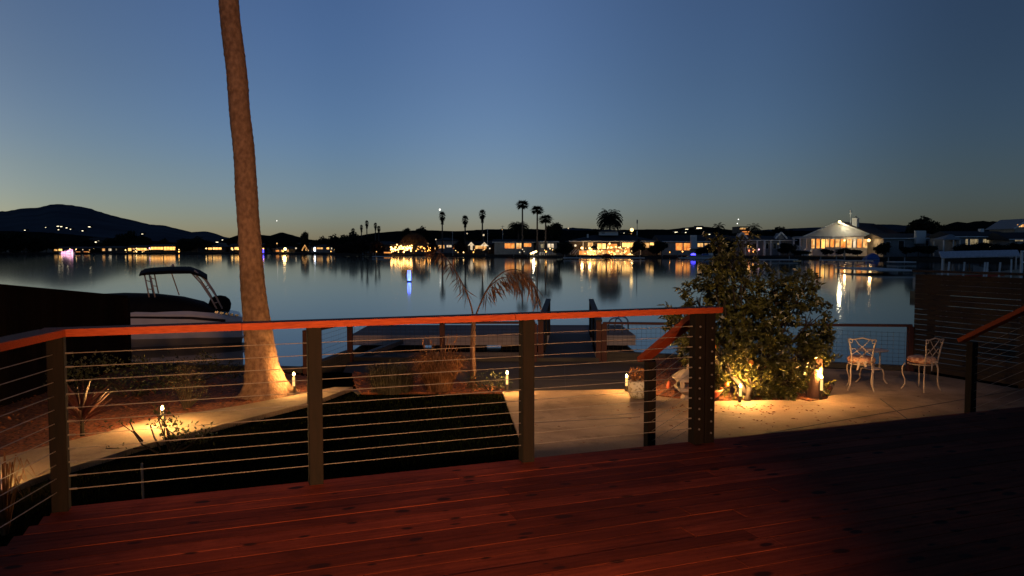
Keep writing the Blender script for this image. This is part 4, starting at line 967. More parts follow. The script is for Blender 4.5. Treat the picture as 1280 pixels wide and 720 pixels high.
for k in range(40):
    a = R.uniform(0, 2*PI); f = R.uniform(.4,.95); o = Vector((math.cos(a)*21*k_*f, math.sin(a)*15*k_*f, 27*k_*math.sqrt(1-f*f*.96)))
    m.tube([(0,.1,2.5), o*.5+Vector((0,0,2.6)), o], [.1,.07,.03], 4)
m.build('crown', H['willow'], t)
t = thing('string_lights', 'dense bright string lights under the weeping tree', 'string lights', gd(502, 314, wd-4)); m = MB()
for k in range(70):
    x = R.uniform(-14, 13); y = R.gauss(0, 1.6) - (1 if x > -3 else 0); c = Vector((x*k_, R.uniform(-.5,.5), -y*k_*1.1 + .6)); r = R.uniform(.10,.30)
    m.lathe([(.01,-r),(r,0),(.01,r)], 6, c)
m.build('bulb_string', WM['festoon'], t)
m = MB()
for k in range(4): m.tube([((-14+27*i/8)*k_, 0, (.5+k*.5)+.25*math.sin(i*2+k)) for i in range(9)], .02, 4)
m.build('wire', H['grey'], t)

t = thing('string_lights', 'sparser amber string lights right of the weeping tree', 'string lights', gd(529, 311, wd-3)); m = MB()
for k in range(24):
    x = R.uniform(-10, 9); c = Vector((x*k_, R.uniform(-.5,.5), R.uniform(-3,3)*k_)); r = R.uniform(.08,.2); m.lathe([(.01,-r),(r,0),(.01,r)], 6, c)
m.build('bulb_string', WM['amber'], t)
MB().tube([(-10*k_,0,.4),(0,0,-.1),(9*k_,0,.6)], .02, 4).build('wire', H['grey'], t)
for px, y, r, mt, lab in ((535,304.3,.8,'warm','lamp at the right rim of the weeping tree'),(544.8,299.3,.8,'white','white lamp alone under the tallest left fan palm'),(543.8,309.5,.8,'warm','warm lamp low under the leftmost tall fan palm'),(561,307.7,1.4,'white','white lamp right of the leftmost tall fan palm'),(584,292,1.0,'white','white lamp high beside the middle fan palm trunk'),(604.5,293.8,1.2,'white','white lamp high beside the third fan palm trunk'),(628,287,.6,'warm','faint lamp on the dark hill foot')):
    bulb('shore_lamp', lab, px, y, shd(px)+(16 if y < 305 else 8), r, mt, pole=(-.2 if y > 290 else None))
house('lakeside_house', 'dark narrow house behind the first tall fan palm', 545,572,317.5,301,297, dd=24, style='hip', wall='grey', trim=False, wins=[(548,555.5,306.5,310.5,'warm'),(558.5,564.5,306.5,309,'white'),(566,570.5,307,311,'org')])
house('lakeside_house', 'house with two white lit gables behind the fan palms', 583,614,318,306,300.5, dd=16, style='gableside', wall='brown', trim=False, wins=[(588,592,306.6,312,'white'),(594,608,307,311,'warm')])
t = thing('white_canopy', 'white lit canopy tent left of the amber house', 'canopy', gd(589, 313, shd(589)+9)); k_ = shd(600)/FPX
for nm_, cx in (('canopy_top',-.2),):
    m = MB(); m.lathe([(4.4*k_,6.5*k_),(2.4*k_,8.6*k_),(.03,11*k_)], 6); m.build('canopy_top', WM['white'], t)  # cloth emits: the lamplight on it is put into the material
for s in (-1,1): MB().tube([(s*3.8*k_,0,-.4),(s*3.8*k_,0,6.5*k_)], .05, 5).build('pole', H['grey'], t)
t = thing('white_canopy', 'wider white lit canopy tent next to the amber house', 'canopy', gd(605.5, 312, shd(605)+9))
m = MB(); m.lathe([(5.6*k_,4.6*k_),(2.6*k_,7.0*k_),(.03,9.6*k_)], 6); m.build('canopy_top', WM['white'], t)  # emissive cloth again, standing in for lamplight
for s in (-1,1): MB().tube([(s*4.8*k_,0,-.4),(s*4.8*k_,0,4.6*k_)], .05, 5).build('pole', H['grey'], t)
hm, X, Z = house('lakeside_house', 'amber-lit house with glowing wall between the palms', 618,667,318.5,303.2,299, style='gableside', wall='cream', roof='roof', wins=[(631,643,304.2,310.5,'org'),(645.5,653,304,311,'warm'),(655,664,304.2,308.5,'org')])
bulb('shore_lamp', 'large upper amber wall lamp on the glowing house', 627.5, 305.6, shd(627)+10, 2.0, 'hot', lamp_e=1600, col=(1,.40,.07))
bulb('shore_lamp', 'large lower amber wall lamp on the glowing house', 625, 310.8, shd(625)+10, 2.2, 'hot', lamp_e=1600, col=(1,.38,.06))
t = thing('wall_canopy', 'amber hedge-like screen left of the glowing house', 'screen', gd(616, 318, shd(616)+11)); k_ = shd(616)/FPX; m = MB()
for k in range(500): q = Vector((R.uniform(-6,5)*k_, R.uniform(-1,1), 0)); q.z = R.uniform(0, 10+q.x/k_*.9)*k_; m.leaf(q, rv(), rv(), .5, .3, R.random())
m.build('foliage', H['willow'], t); MB().tube([(0,0,-.5),(0,0,2)], .1, 6).build('trunk', H['ptrunk'], t)

t = thing('dock_floodlight', 'tilted bright white light panel on the shore below the palms', 'floodlight', gd(667, 318.5, shd(667)+1)); k_ = shd(667)/FPX
m = MB(); m.bar((-4.2*k_,0,1.2*k_),(4.2*k_,0,4.6*k_),.3,2.2*k_); m.build('lens', WM['hot'], t); MB().bar((0,.3,-.8),(0,.3,2.4*k_),.12,.12).build('post', H['grey'], t)
lamp('shore_bulb', (0,-1.2,3*k_), 500, (1,.85,.6), .3, t)
house('lakeside_house', 'small pale house with white windows behind a picket fence', 673,696,319,302.8,300.3, style='gableside', wall='cream', wins=[(676,680,305,310,'dim'),(684.5,688,304.6,309.5,'white'),(689,692,304.8,310,'white')])
t = thing('picket_fence', 'pale picket fence in front of the small pale house', 'fence', gd(685, 319.5, shd(685)+3)); k_ = shd(685)/FPX; m = MB()
for k in range(8): m.box((-10+2.7*k)*k_-.06, (-10+2.7*k)*k_+.06, 0, .1, -.6, 3.9*k_)
m.build('picket', H['trim'], t); MB().box(-10.5*k_, 10*k_, -.06, -.01, 3.4*k_, 3.9*k_).build('rail', H['trim'], t)
# ---- big glass house
wi = [(724,733,313.5,320.5,'org'),(734,745,313,320.5,'yel'),(746,757,312.5,320.5,'warm'),(758,768,312,320.5,'org'),(769,779,311,320.5,'warm'),(781,787,310,319,'org'),(735,741,303.5,308,'warm'),(747,757,304.5,311,'yel'),(759,771,305,310.5,'org'),(777.5,793,303.4,309,'yel'),(804,811,303.6,309.5,'warm'),(812,817,303.4,306.5,'yel')]
hm, X, Z = house('lakeside_house', 'largest house, gold glass walls under a dark hip roof with cupola', 714,822,321,302.2,293.5, style='hip', wall='brown', roof='roof', wins=wi, depth=14, hipin=.28, posts=[(728.5,.16,302.4,321,-.9),(752,.16,302.4,321,-.9),(775,.16,302.4,321,-.9),(800,.16,302.4,321,-.9)], chim=[(735.2,737,292.5,297,3,'trim')])
m = MB(); m.box(X(752.5), X(775), 4, 8, Z(294), Z(289.2)); cu = m.build('cupola', H['white'], hm)
m = MB(); a0, a1 = X(752)-.6, X(775.5)+.6; m.add([(a0,3.4,Z(289)),(a1,3.4,Z(289)),(a1,8.6,Z(289)),(a0,8.6,Z(289)),((a0+a1)/2,6,Z(286))], [(3,2,1,0),(0,1,4),(1,2,4),(2,3,4),(3,0,4)]); m.build('cupola_roof', H['roof'], cu)
m = MB().box(X(754), X(758), 3.95, 3.998, Z(291.8), Z(290.4)); m.build('louver', H['grey'], cu)
for i, (px, y, lab) in enumerate(((709.3,307.6,'round white lamp left of the pair on the glass house stair'),(719.2,306.9,'round white lamp above the white stair rail'),(727.3,310,'round gold lamp at the corner of the glass walls'),(737,310.4,'round gold lamp under the dark awning'),(762,304.6,'gold lamp under the eaves of the glass house'),(789.7,313.8,'white lamp at the terrace door of the glass house'),(790,319,'lower white lamp at the terrace steps'))):
    bulb('shore_lamp', lab, px, y, shd(px)+9.5, 1.5 if i < 4 else 1.1, 'hot' if i > 1 else 'white', lamp_e=110 if i in (2,3,5) else 0)
t = thing('string_lights', 'festoon of gold lights along the glass house terrace', 'string lights', gd(757, 314, shd(757)+8.5)); k_ = shd(757)/FPX; m = MB()
for k in range(70):
    x = R.uniform(-27, 33); c = Vector((x*k_, R.uniform(-.5,.5), (R.uniform(-5.5,2) if R.random() < .6 else R.uniform(3,6))*k_)); r = R.uniform(.07,.17); m.lathe([(.01,-r),(r,0),(.01,r)], 6, c)
m.build('bulb_string', WM['festoon'], t); MB().tube([((-27+60*i/12)*k_, 0, (3+.8*math.cos(i*PI))*k_) for i in range(13)], .02, 4).build('wire', H['grey'], t)
t = thing('stair_rail', 'white slanted stair rails beside the glass house lamps', 'railing', gd(716, 317, shd(716)+8)); k_ = shd(716)/FPX
for o in (0, 3.5, 7): MB().bar((-4*k_+o*k_, 0, 0), (1*k_+o*k_, 0, 5.5*k_), .14, .16).build('handrail', H['trim'], t)
for o in (-3, 3): MB().box(o*k_-.06, o*k_+.06, .1, .2, -.8, 2.4*k_).build('post', H['trim'], t)
t = thing('awning', 'dark rounded awning in front of the glass walls', 'awning', gd(743, 312, shd(743)+8)); k_ = shd(743)/FPX
m = MB(); m.lathe([(4.2*k_,2*k_),(3.6*k_,4.5*k_),(1.4*k_,5.6*k_),(.05,5.8*k_)], 12, sy=.5); m.build('canopy_top', H['roof'], t); MB().tube([(0,0,-1.6),(0,0,5*k_)], .06, 5).build('pole', H['grey'], t)
for px, yt, lab in ((796.3,275,'tall thin pole with a pale lower end behind the glass house'),):
    q = gd(px, 300, shd(px)+30); t = thing('flag_pole', lab, 'pole', q); k_ = q.y/FPX
    MB().tube([(0,0,-2),(0,0,25*k_)], .09, 6).build('pole', H['grey'], t); MB().box(-.12,.12,-.12,.12,6*k_,11*k_).build('sleeve', H['trim'], t)
    MB().box(-.16,.16,-.16,.16,20.5*k_,25.2*k_).build('finial', H['grey'], t)
for px, yt, yb_, lab in ((609.5,286,300,'thin pale pole right of the third fan palm'),(628.3,282,302,'thin pole above the amber house roof'),(565.7,289,316,'thin grey pole right of the first fan palm')):
    q = gd(px, yb_, shd(px)+14); k_ = q.y/FPX; t = thing('utility_pole', lab, 'pole', q); MB().tube([(0,0,-2),(0,0,(yb_-yt)*k_)], .07, 6).build('pole', H['trim'], t); MB().box(-.5,.5,-.04,.04,(yb_-yt)*k_*.93,(yb_-yt)*k_*.93+.08).build('cross_arm', H['grey'], t)
# ---- ranch house with white chimney
house('lakeside_house', 'long ranch house with orange windows beside a white chimney', 826,915,318.5,302.5,293.5, style='gableside', wall='cream', roof='roof', depth=12, wins=[(844.5,853,304,312.8,'org'),(854.5,862,304,312.8,'org'),(871.8,878.5,304.2,308.6,'warm'),(880.5,884,304.2,306.8,'warm'),(885.5,890.5,304.2,306.6,'warm')], chim=[(862.2,869.5,294,310.8,-1.2,'white')])
# ---- porch house with two white dormers
hm, X, Z = house('lakeside_house', 'columned porch house with two white gable ornaments', 921,992,319,301,294.5, style='gableside', wall='grey', roof='roof', depth=11, wins=[(934,938.5,307,309.8,'yel'),(940,946,304,311,'dark'),(957,960.5,304,311,'dark'),(966,970,304,311,'dark'),(971.5,974.5,304,305.6,'dim')], posts=[(924,.35,301,319,-.8),(930.5,.3,301,319,-.8),(945,.35,301,319,-.8),(954,.45,301,319,-.8),(962,.3,301,319,-.8),(973,.3,301,319,-.8)])
for c in (925.8, 974.6):
    m = MB()
    for s in (-1, 1): m.bar((X(c)+s*(Z(297)-Z(304.3)), -.9, Z(298.3)), (X(c), -.9, Z(290.6)), .3, .34)
    m.build('gable_trim', H['trim'], hm)
    m = MB(); m.add([(X(c-4.2),-.85,Z(298.6)),(X(c+4.2),-.85,Z(298.6)),(X(c),-.85,Z(291.3)),(X(c-4.2),3,Z(298.6)),(X(c+4.2),3,Z(298.6)),(X(c),3,Z(291.3))], [(0,1,2),(5,4,3),(0,2,5,3),(1,4,5,2),(0,3,4,1)]); m.build('gable', H['grey'], hm)
for px, y, mt, lab in ((936.3,313.2,'red','small red lamp on the columned porch'),(942.5,313.3,'red','second red lamp on the columned porch, right one'),(948.5,311.8,'pink','small pinkish white lamp on the columned porch')):
    bulb('shore_lamp', lab, px, y, shd(px)+9, 1.1, mt)
# lit restaurant-like building behind
q = gd(931, 300, 330); t = thing('tiered_building', 'tall building with stacked lit amber balconies behind the porch house', 'building', q); k_ = 330/FPX
MB().box(-6*k_, 6.5*k_, .5, 12, -8, 16.5*k_).build('wall', H['brown'], t)
for y, x0_, x1_, mt in ((284.6,-5.5,5,'dim'),(286.0,-6,1,'warm'),(289.8,-3,7,'org'),(292.6,-3,5,'org'),(295.6,-2,5,'org'),(298,-2,4,'org')):
    MB().box(x0_*k_, x1_*k_, .2, .49, (300-y-.5)*k_, (300-y+.5)*k_).build('window', WM[mt], t)
MB().box(-6.3*k_, 6.8*k_, .1, 12.3, 16.52*k_, 17*k_).build('roof', H['roof'], t)
# ---- white gabled house
hx, X, Z = house('lakeside_house', 'white gabled house with warm glass front and chimney', 1004,1091,319,297.5,278.3, rel=22, depth=22, style='gablefront', wall='white', roof='roofred', over=.5,
   wins=[(1016,1020,298.5,310.5,'warm'),(1022,1026,298.5,310.5,'org'),(1028,1032,299,310.5,'yel'),(1033,1037,299,309,'warm'),(1038.5,1043,299,309,'org'),(1044.5,1049,299,309,'warm'),(1050.5,1056,299,309.5,'org'),(1057.5,1063,299,309.5,'warm'),(1064.5,1067.5,299,309.5,'white'),(1069,1074,299,309.5,'org'),(1075.5,1080,299,309.5,'warm'),(1081.5,1088,297.5,309.5,'yel')],
   posts=[(999.5,.35,297.8,313,-2.4),(1007.5,.35,297.8,313,-2.4),(1014.5,.35,297.8,318,-2.4),(1089.5,.3,297.5,313,-1.0)])
MB().box(X(998), X(1080), -2.75, -2.2, Z(298.2), Z(296.6)).build('porch_beam', H['trim'], hx)
MB().add([(X(998),-2.8,Z(296.4)),(X(1080),-2.8,Z(296.4)),(X(1080),-.62,Z(295.5)),(X(998),-.62,Z(295.5)),(X(998),-2.8,Z(296.0)),(X(1080),-2.8,Z(296.0)),(X(1080),-.62,Z(295.1)),(X(998),-.62,Z(295.1))], [(0,1,2,3),(7,6,5,4),(0,4,5,1),(1,5,6,2),(2,6,7,3),(3,7,4,0)]).build('porch_roof', H['roofgrey'], hx)
m = MB(); m.box(X(989), X(1014), -2.7, -2.6, Z(308.2), Z(307.4)); m.box(X(989), X(1014), -2.7, -2.6, Z(312.6), Z(312))
for k in range(12): m.box(X(989+k*2.2)-.05, X(989+k*2.2)+.05, -2.69, -2.61, Z(312), Z(308.2))
m.build('terrace_rail', H['trim'], hx)
m = MB()
for k in range(6): m.box(X(1015.5), X(1023), -3.0-k*.4, -2.6-k*.4, Z(319.5), Z(312.5+k))
m.build('step', H['trim'], hx)
for a in (1015, 1023.5): MB().bar((X(a),-2.7,Z(311)), (X(a),-5,Z(316)), .12, .3).build('stair_rail', H['trim'], hx)
m = MB().box(X(1056.5), X(1062), 3.2, 4.6, Z(290), Z(272.5)); co = m.build('chimney', H['white'], hx); MB().tube([(X(1059.5),3.9,Z(272.4)),(X(1059.5),3.9,Z(270))], .28, 8).build('chimney_pot', H['grey'], co)
MB().tube([(X(1055),3,Z(283)),(X(1055),3,Z(263))], .06, 5).build('antenna', H['trim'], hx); MB().box(X(1055)-.2,X(1055)+.2,2.9,3.1,Z(267),Z(263)).build('antenna_head', H['trim'], hx)
t, X2, Z2 = house('house_wing', 'long dark-roofed rear wing right of the white gabled house', 1062,1118,317,293,280.5, dd=24, rel=-8, depth=9, style='hip', wall='grey', roof='roofred', trim=False, cat='house', hipin=.3)
fl = gd(1049.3, 277.2, shd(1047)+10.2); bulb('gable_floodlight', 'dazzling yellow floodlight at the white gable peak', 1049.5, 277.4, shd(1047)+10.2, 1.9, 'flood', cat='floodlight', lamp_e=520, col=(1,.88,.6))
bulb('gable_floodlight', 'small yellow lamp just under the gable peak floodlight', 1049.6, 282, shd(1047)+10.6, .6, 'warm', cat='floodlight')
bulb('shore_lamp', 'bright gold porch lamp at the right end of the white gabled house', 1086, 300.5, shd(1086)+8.4, 2.0, 'hot', lamp_e=220)
bulb('shore_lamp', 'gold porch lamp over the middle of the white gabled house front', 1055.5, 300.5, shd(1055)+7.6, 1.2, 'hot', lamp_e=160)

t = thing('garden_fountain', 'pale tiered garden fountain on the dock before the white house', 'fountain', gd(1055.5, 325, shd(1055)+1)); k_ = shd(1055)/FPX
MB().lathe([(2.2*k_,-.4),(2.4*k_,2*k_),(1.6*k_,3.5*k_),(1.3*k_,6.5*k_),(1.6*k_,7*k_),(.9*k_,8.5*k_),(.7*k_,11*k_),(.1*k_,12.5*k_)], 10).build('basin', H['cream'], t)
t = thing('boat_cover', 'blue tarp covered boat right of the white house', 'boat', gd(1089, 324.5, shd(1089)-2)); k_ = shd(1089)/FPX
m = MB(); rr = []
for x, h in ((-8,1.5),(-6,4.5),(-1,7.5),(4,7.8),(6.5,6),(7.5,2)):
    rr.append([Vector((x*k_, 1.2*math.cos(a), max(-.2, h*k_*math.sin(a)**.7 if math.sin(a) > 0 else 0))) for a in [PI*k/8 for k in range(9)]])
vs, fs = loft(rr); m.add(vs, fs); m.build('tarp', H['tarp'], t); MB().prism([(-9*k_,-.9),(7.6*k_,-.9),(7.6*k_,.9),(-9*k_,.9)], -.7, -.02).build('hull', H['trim'], t)
# ---- houses on the right
house('lakeside_house', 'grey house with white box chimney and dark doors', 1104,1172,319,298.6,291.5, style='gableside', wall='grey', roof='roof', depth=10, wins=[(1122.5,1129.5,301,311,'dark'),(1108,1112,302,311,'dark'),(1156,1160,300.5,307,'dark'),(1165,1170,300.5,307,'dark')], chim=[(1141,1153,288.5,304.5,-1.3,'white')])
bulb('shore_lamp', 'gold lamp at the corner of the grey house with box chimney', 1113, 301.4, shd(1113)+10, 1.6, 'hot', lamp_e=150)
t = thing('garden_gazebo', 'grey hip-roofed gazebo left of the long lit house', 'gazebo', gd(1186, 311, shd(1186)+8)); k_ = (shd(1186)+8)/FPX
m = MB(); e = [(-14*k_,-2),(10*k_,-2),(10*k_,2.5),(-14*k_,2.5)]; m.add([(a,b,11.2*k_) for a,b in e]+[(a,b,11.8*k_) for a,b in e]+[(1*k_,.2,18*k_),(4*k_,.2,18*k_)], [(3,2,1,0),(0,1,5,4),(1,2,6,5),(2,3,7,6),(3,0,4,7),(4,5,9,8),(6,7,8,9),(5,6,9),(7,4,8)]); m.build('roof', H['roofgrey'], t)
for a, b in ((-12,-1.6),(0,-1.6),(8,-1.6),(-12,2),(8,2)): MB().box(a*k_-.1,a*k_+.1,b-.1,b+.1,-1.5,11.2*k_).build('post', H['trim'], t)
house('lakeside_house', 'long low house with dim cream windows and white eave line', 1194,1262,318,296.6,288.5, style='gableside', wall='grey', roof='roof', depth=10, dd=14, wins=[(1206,1209,299,306,'dim'),(1212,1222,299,306,'dim'),(1228,1237,299,304,'dim'),(1238.5,1247,299,304,'dim'),(1248.5,1252,299,303,'white'),(1253.5,1258,299,302.5,'dim'),(1259.5,1261.5,298.6,301,'yel')], chim=[(1239.5,1243.8,285.5,290,4,'trim')])
house('lakeside_house', 'high gabled house with a peach lit gable at the frame edge', 1262,1330,318,300,290, style='gableside', wall='grey', roof='roof', dd=16, wins=[(1268,1278,299,301.5,'dim')])
hm, X, Z = house('upper_house', 'upper storey with a peach glowing gable at the right frame edge', 1268,1300,300,284.5,274.5, dd=30, style='gablefront', wall='cream', roof='roofgrey', wins=[(1270.5,1279,280.5,283.8,'warm'),(1282,1292,280.5,283.8,'warm')])
bulb('garden_spotlight', 'small tilted white spotlight in the hedge before the long house', 1237, 309, shd(1237)+5, 1.2, 'white', cat='spotlight')
# ---- docks on the far water
def fdock(px0, px1, y, label, dep=2.2, th=1.2, mt='dockw', name='boat_dock', d=None, piles=2):
    zt_ = -1.12; d = d or (CAM.z-zt_)*FPX/(y-HOR); k = d/FPX; c = pt((px0+px1)/2, d, WZ); t = thing(name, label, 'dock', c); w = (px1-px0)*k/2
    MB().box(-w, w, 0, dep, zt_-WZ-max(.14, th*k), zt_-WZ).build('dock_deck', H[mt], t)
    for i in range(piles):
        x = -w*.8 + 1.6*w*i/max(1, piles-1); MB().tube([(x, dep+.15, -.6), (x, dep+.15, 1.1)], .1, 6).build('pile', H['grey'], t)
    return t
fdock(450,466,316.9+1.6,'dark far dock left of the willow house', mt='bank')
fdock(465,488,320.2,'pale far dock in front of the square lit window')
fdock(560,612,320.0,'long low dock before the fan palms', mt='bank')
fdock(640,662,320.2,'narrow dock under the amber house', mt='bank')
fdock(705,724,321.8,'pale dock edge at the corner of the glass house')
fdock(724,752,321.9,'pale dock running along the glass walls')
fdock(766,806,321.9,'pale dock right of the red kayak')
fdock(828,852,320.5,'grey dock left of the blue lit boat', mt='bank')
fdock(851,896,322.0,'pale low dock under the ranch house')
fdock(942,998,324.2,'long white dock under the columned porch house')
fdock(1030,1055,324.8,'white dock left of the garden fountain')
fdock(1060,1092,325.5,'white dock right of the garden fountain')
fdock(1106,1119,320.2,'short white dock piece under the grey house')
fdock(1120,1146,327,'white dock nearer than the one under the grey house', dep=3)
fdock(1097,1150,337.5,'wide pale near dock left of the slatted fence', dep=11, th=1.2, piles=3)
t = thing('kayak', 'red kayak resting on the dock below the glass house', 'kayak', pt(758, shd(758)-6, -1.12)); k_ = shd(758)/FPX
m = MB(); rr = []
for x, w in ((-6,.03),(-4,.28),(0,.42),(4,.28),(6,.03)): rr.append([Vector((x*k_, w*math.cos(a), .3+ .9*w*math.sin(a))) for a in [2*PI*k/8 for k in range(8)]])
vs, fs = loft(rr); fs += [(i*8+7, i*8, (i+1)*8, (i+1)*8+7) for i in range(4)]; m.add(vs, fs); m.build('hull', H['kayak'], t)
MB().lathe([(.22,0),(.25,.03),(.2,.05)], 10, (0,0,.66), sx=2).build('cockpit_rim', H['grey'], t)
t = thing('motor_boat', 'small boat with a bright blue light on its deck', 'boat', pt(876, shd(876)-5, WZ)); k_ = shd(876)/FPX
MB().prism([(-16*k_,-.9),(12*k_,-.9),(16*k_,0),(12*k_,.9),(-16*k_,.9)], -.2, .75).build('hull', H['roofgrey'], t)
MB().lathe([(3*k_,.75),(2.8*k_,1.1),(1.4*k_,2.1*k_+.75),(.1,2.6*k_+.75)], 10, (-9*k_,0,0), sy=.5).build('deck_light', WM['blue'], t)
MB().box(2*k_, 9*k_, -.5, .5, .755, 1.1).build('cover', H['tarp'], t); MB().box(12*k_-.5, 12*k_+.5, -.4, .4, .755, 1.3).build('console', H['trim'], t)
# added glowing tube that stands in for a blue reflection on the water
d = 66.; q = gd(511.5, 352, d); t = thing('blue_reflection_tube', 'glowing blue tube added for a blue reflection in the middle of the water', 'reflection tube', (q.x, d, WZ)); k_ = d/FPX
MB().tube([(.01,0,.05), (-.01,0,7*k_), (.0,0,14*k_)], [.14,.16,.13], 8).build('lens', WM['bluew'], t); MB().lathe([(.22,-.3),(.24,0),(.14,.1)], 10).build('float', H['grey'], t)
# ---- neighbour's boat lift behind the slatted fence
d = 46.; q = gd(1221, 330, d); t = thing('boat_lift', 'neighbour boat lift with a pale sloping canopy beyond the slatted fence', 'boat lift', (q.x, d, WZ), -.54); k_ = d/FPX; LXp = lambda px: (px-1221)*k_*.857; LZp = lambda y: gd(640, y, d).z - WZ
cm = mat('pale ribbed canopy', (.62,.63,.66), (.42,.43,.46), .6, 3, (4,1,1))
m = MB(); xa, xb = LXp(1173), LXp(1272); m.add([(xa+.15,-1.5,LZp(321.5)),(xb,-1.5,LZp(318.6)),(xb,1.6,LZp(312.2)),(xa-.1,1.6,LZp(314.6)),(xa+.15,-1.5,LZp(321.5)-.06),(xb,-1.5,LZp(318.6)-.06),(xb,1.6,LZp(312.2)-.06),(xa-.1,1.6,LZp(314.6)-.06)], [(0,1,2,3),(7,6,5,4),(0,4,5,1),(1,5,6,2),(2,6,7,3),(3,7,4,0)]); m.build('canopy_top', cm, t)
for a, y in ((1178,1.4),(1270,1.4),(1178,-1.4),(1262,-1.4)): MB().tube([(LXp(a), y, -.5), (LXp(a), y, LZp(318.5 if y > 0 else 322)-.05)], .05, 6).build('post', H['trim'], t)
MB().box(LXp(1166), LXp(1290), 1.7, 3.6, .35, .5).build('dock_deck', H['dockw'], t)
for a in (1184, 1203, 1228, 1231, 1246): MB().bar((LXp(a), -1.6, .1), (LXp(a)+.12, -1.6, LZp(327)), .10, .10).build('guide_post', H['trim'], t)
t2 = thing('motor_boat', 'pale motor boat with a red stripe on the neighbour boat lift', 'boat', (q.x-.1, d, WZ+.75), -.54)
hs = []
for x, w, zs, zk in ((-2.0,.85,.62,.0),(-1,.95,.66,.0),(.4,.95,.74,.0),(1.5,.6,.86,.15),(2.3,.08,.98,.5)): hs.append([Vector((x,w,zs)),Vector((x,w*.8,zs*.5+zk*.5)),Vector((x,0,zk)),Vector((x,-w*.8,zs*.5+zk*.5)),Vector((x,-w,zs))])
vs, fs = loft(hs); m = MB(); m.add(vs, fs); cap = []
for s in hs: cap += [s[0], s[-1]]
m.add(cap, [(2*i,2*i+1,2*i+3,2*i+2) for i in range(4)]); m.build('hull', H['cream'], t2)
m = MB(); sv = []
for s in hs[:-1]: sv += [s[-1]+Vector((0,-.02,-.08)), s[-1]+Vector((0,-.01,-.26))]
m.add(sv, [(2*i,2*i+1,2*i+3,2*i+2) for i in range(3)]); m.build('hull_stripe', H['kayak'], t2)
MB().prism([(-.1,-.7),(.7,-.5),(.7,.5),(-.1,.7)], .75, [1.2,.95,.95,1.2]).build('windshield', H['roofgrey'], t2); m = MB(); m.tube([(.0+.2*math.cos(a)*0-.3, .2*math.cos(a), 1.05+.2*math.sin(a)) for a in [2*PI*k/14 for k in range(14)]], .025, 5, closed=True); m.build('steering_wheel', H['yellowwood'], t2)
t = thing('wooden_skiff', 'ochre timber skiff left of the neighbour boat lift', 'boat', (gd(1163, 338, 45).x, 45, WZ)); MB().prism([(-.9,-.5),(.9,-.5),(1.2,0),(.9,.5),(-.9,.5)], -.2, .42).build('hull', H['yellowwood'], t); MB().box(-.2,.8,-.35,.35,.425,.75).build('cabin', H['yellowwood'], t)
t = thing('boat_hoist', 'white tubular boat hoist at the right frame edge', 'boat hoist', (gd(1278, 330, 40).x, 40, WZ)); 
for x in (-.05, .9): MB().box(x-.05, x+.05, -.05, .05, -.4, 2.75).build('post', H['trim'], t)
for z in (2.2, 2.76): MB().box(-.1, .95, -.04, .04, z, z+.08).build('crossbar', H['trim'], t)
SKY_EL, SKY_AZ, SKY_DUST, SKY_OZ, SKY_STR = 4.0, -55, .6, 3.3, .1
# ------------------------------------------------------------------ far trees and palms (shared crown shapes, each tree its own object)
def crown_mesh(seed, flat=1.0, nl=7):
    rr = random.Random(seed); m = MB(); lobes = [(Vector((rr.uniform(-.26,.26), rr.uniform(-.26,.26), rr.uniform(.30,.72))), rr.uniform(.17,.28)) for _ in range(nl)]
    for c, r in lobes:
        for k in range(int(3600*r*r)+40):
            v = Vector((rr.gauss(0,1), rr.gauss(0,1), rr.gauss(0,1))).normalized()*r*rr.uniform(.55,1.1); q = c + v
            d = Vector((rr.gauss(0,1), rr.gauss(0,1), rr.gauss(0,1))); nn = Vector((rr.gauss(0,1), rr.gauss(0,1), rr.gauss(0,1)))
            m.leaf(q, d, nn, rr.uniform(.07,.13), rr.uniform(.05,.09), rr.random())
    return m
def tproto(seed, mt, name='far_tree'):
    t = bpy.data.objects.new(name, None); COL.objects.link(t); m = MB(); m.tube([(0,0,-.25),(.01,0,.15),(0,0,.5)], [.035,.028,.02], 6)
    rr = random.Random(seed+50)
    for k in range(5): a = rr.uniform(0,6.28); m.tube([(0,0,.25),(.12*math.cos(a),.12*math.sin(a),.42),(.25*math.cos(a),.25*math.sin(a),.62)], [.015,.012,.006], 4)
    m.build('trunk', H['ptrunk'], t); crown_mesh(seed, nl=6+seed % 4).build('crown', mt, t); return t
TP = [tproto(s, H['tree']) for s in (1,2,3,4)] + [tproto(7, H['treered'])]
used = set()
def ftree(px, yt, yb, w, d, label, kind=None, group='dark trees along the far bank'):
    i = kind if kind is not None else R.randrange(4); k = d/FPX; base = pt(px, d, 0); z0 = gd(px, yb, d).z; z1 = gd(px, yt, d).z; base.z = z0
    h = (z1-z0)/.95; wd_ = w*k/.95
    if i in used: t = copy_tree(TP[i], base, R.uniform(0, 6.28), label, (wd_, wd_, h))
    else:
        t = TP[i]; used.add(i); t.location = base; t.rotation_euler.z = R.uniform(0, 6.28); t.scale = (wd_, wd_, h); t['label'] = label
    t['category'] = 'tree'; t['group'] = group; return t
LB = 'dark tree in the unlit clump on the left far bank'
for px, yt, yb, w in ((-60,286,318,60),(-25,288,319,40),(-2,290,319,34),(14,292,319,30),(30,291,318.5,34),(46,294,318,30),(58,297,317.5,22)): ftree(px, yt, yb, w, shd(px)+R.uniform(4,14), LB)
ftree(120,309,319,14,shd(120)+2,'low black bush between the two leftmost lit houses')
for px, yt, w in ((140,297,26),(154,291.5,20),(164,289,20),(178,292,24),(108,299,22),(90,301,26),(205,297,16)): ftree(px, yt, 315, w, shd(px)+30, 'dark tree rising behind the row of far lit windows')
for px, yt, w in ((232,298,22),(246,294.5,26),(262,300,18)): ftree(px, yt, 317, w, shd(px)+(8 if px < 250 else 28), 'dark tree beside the unlit far house')
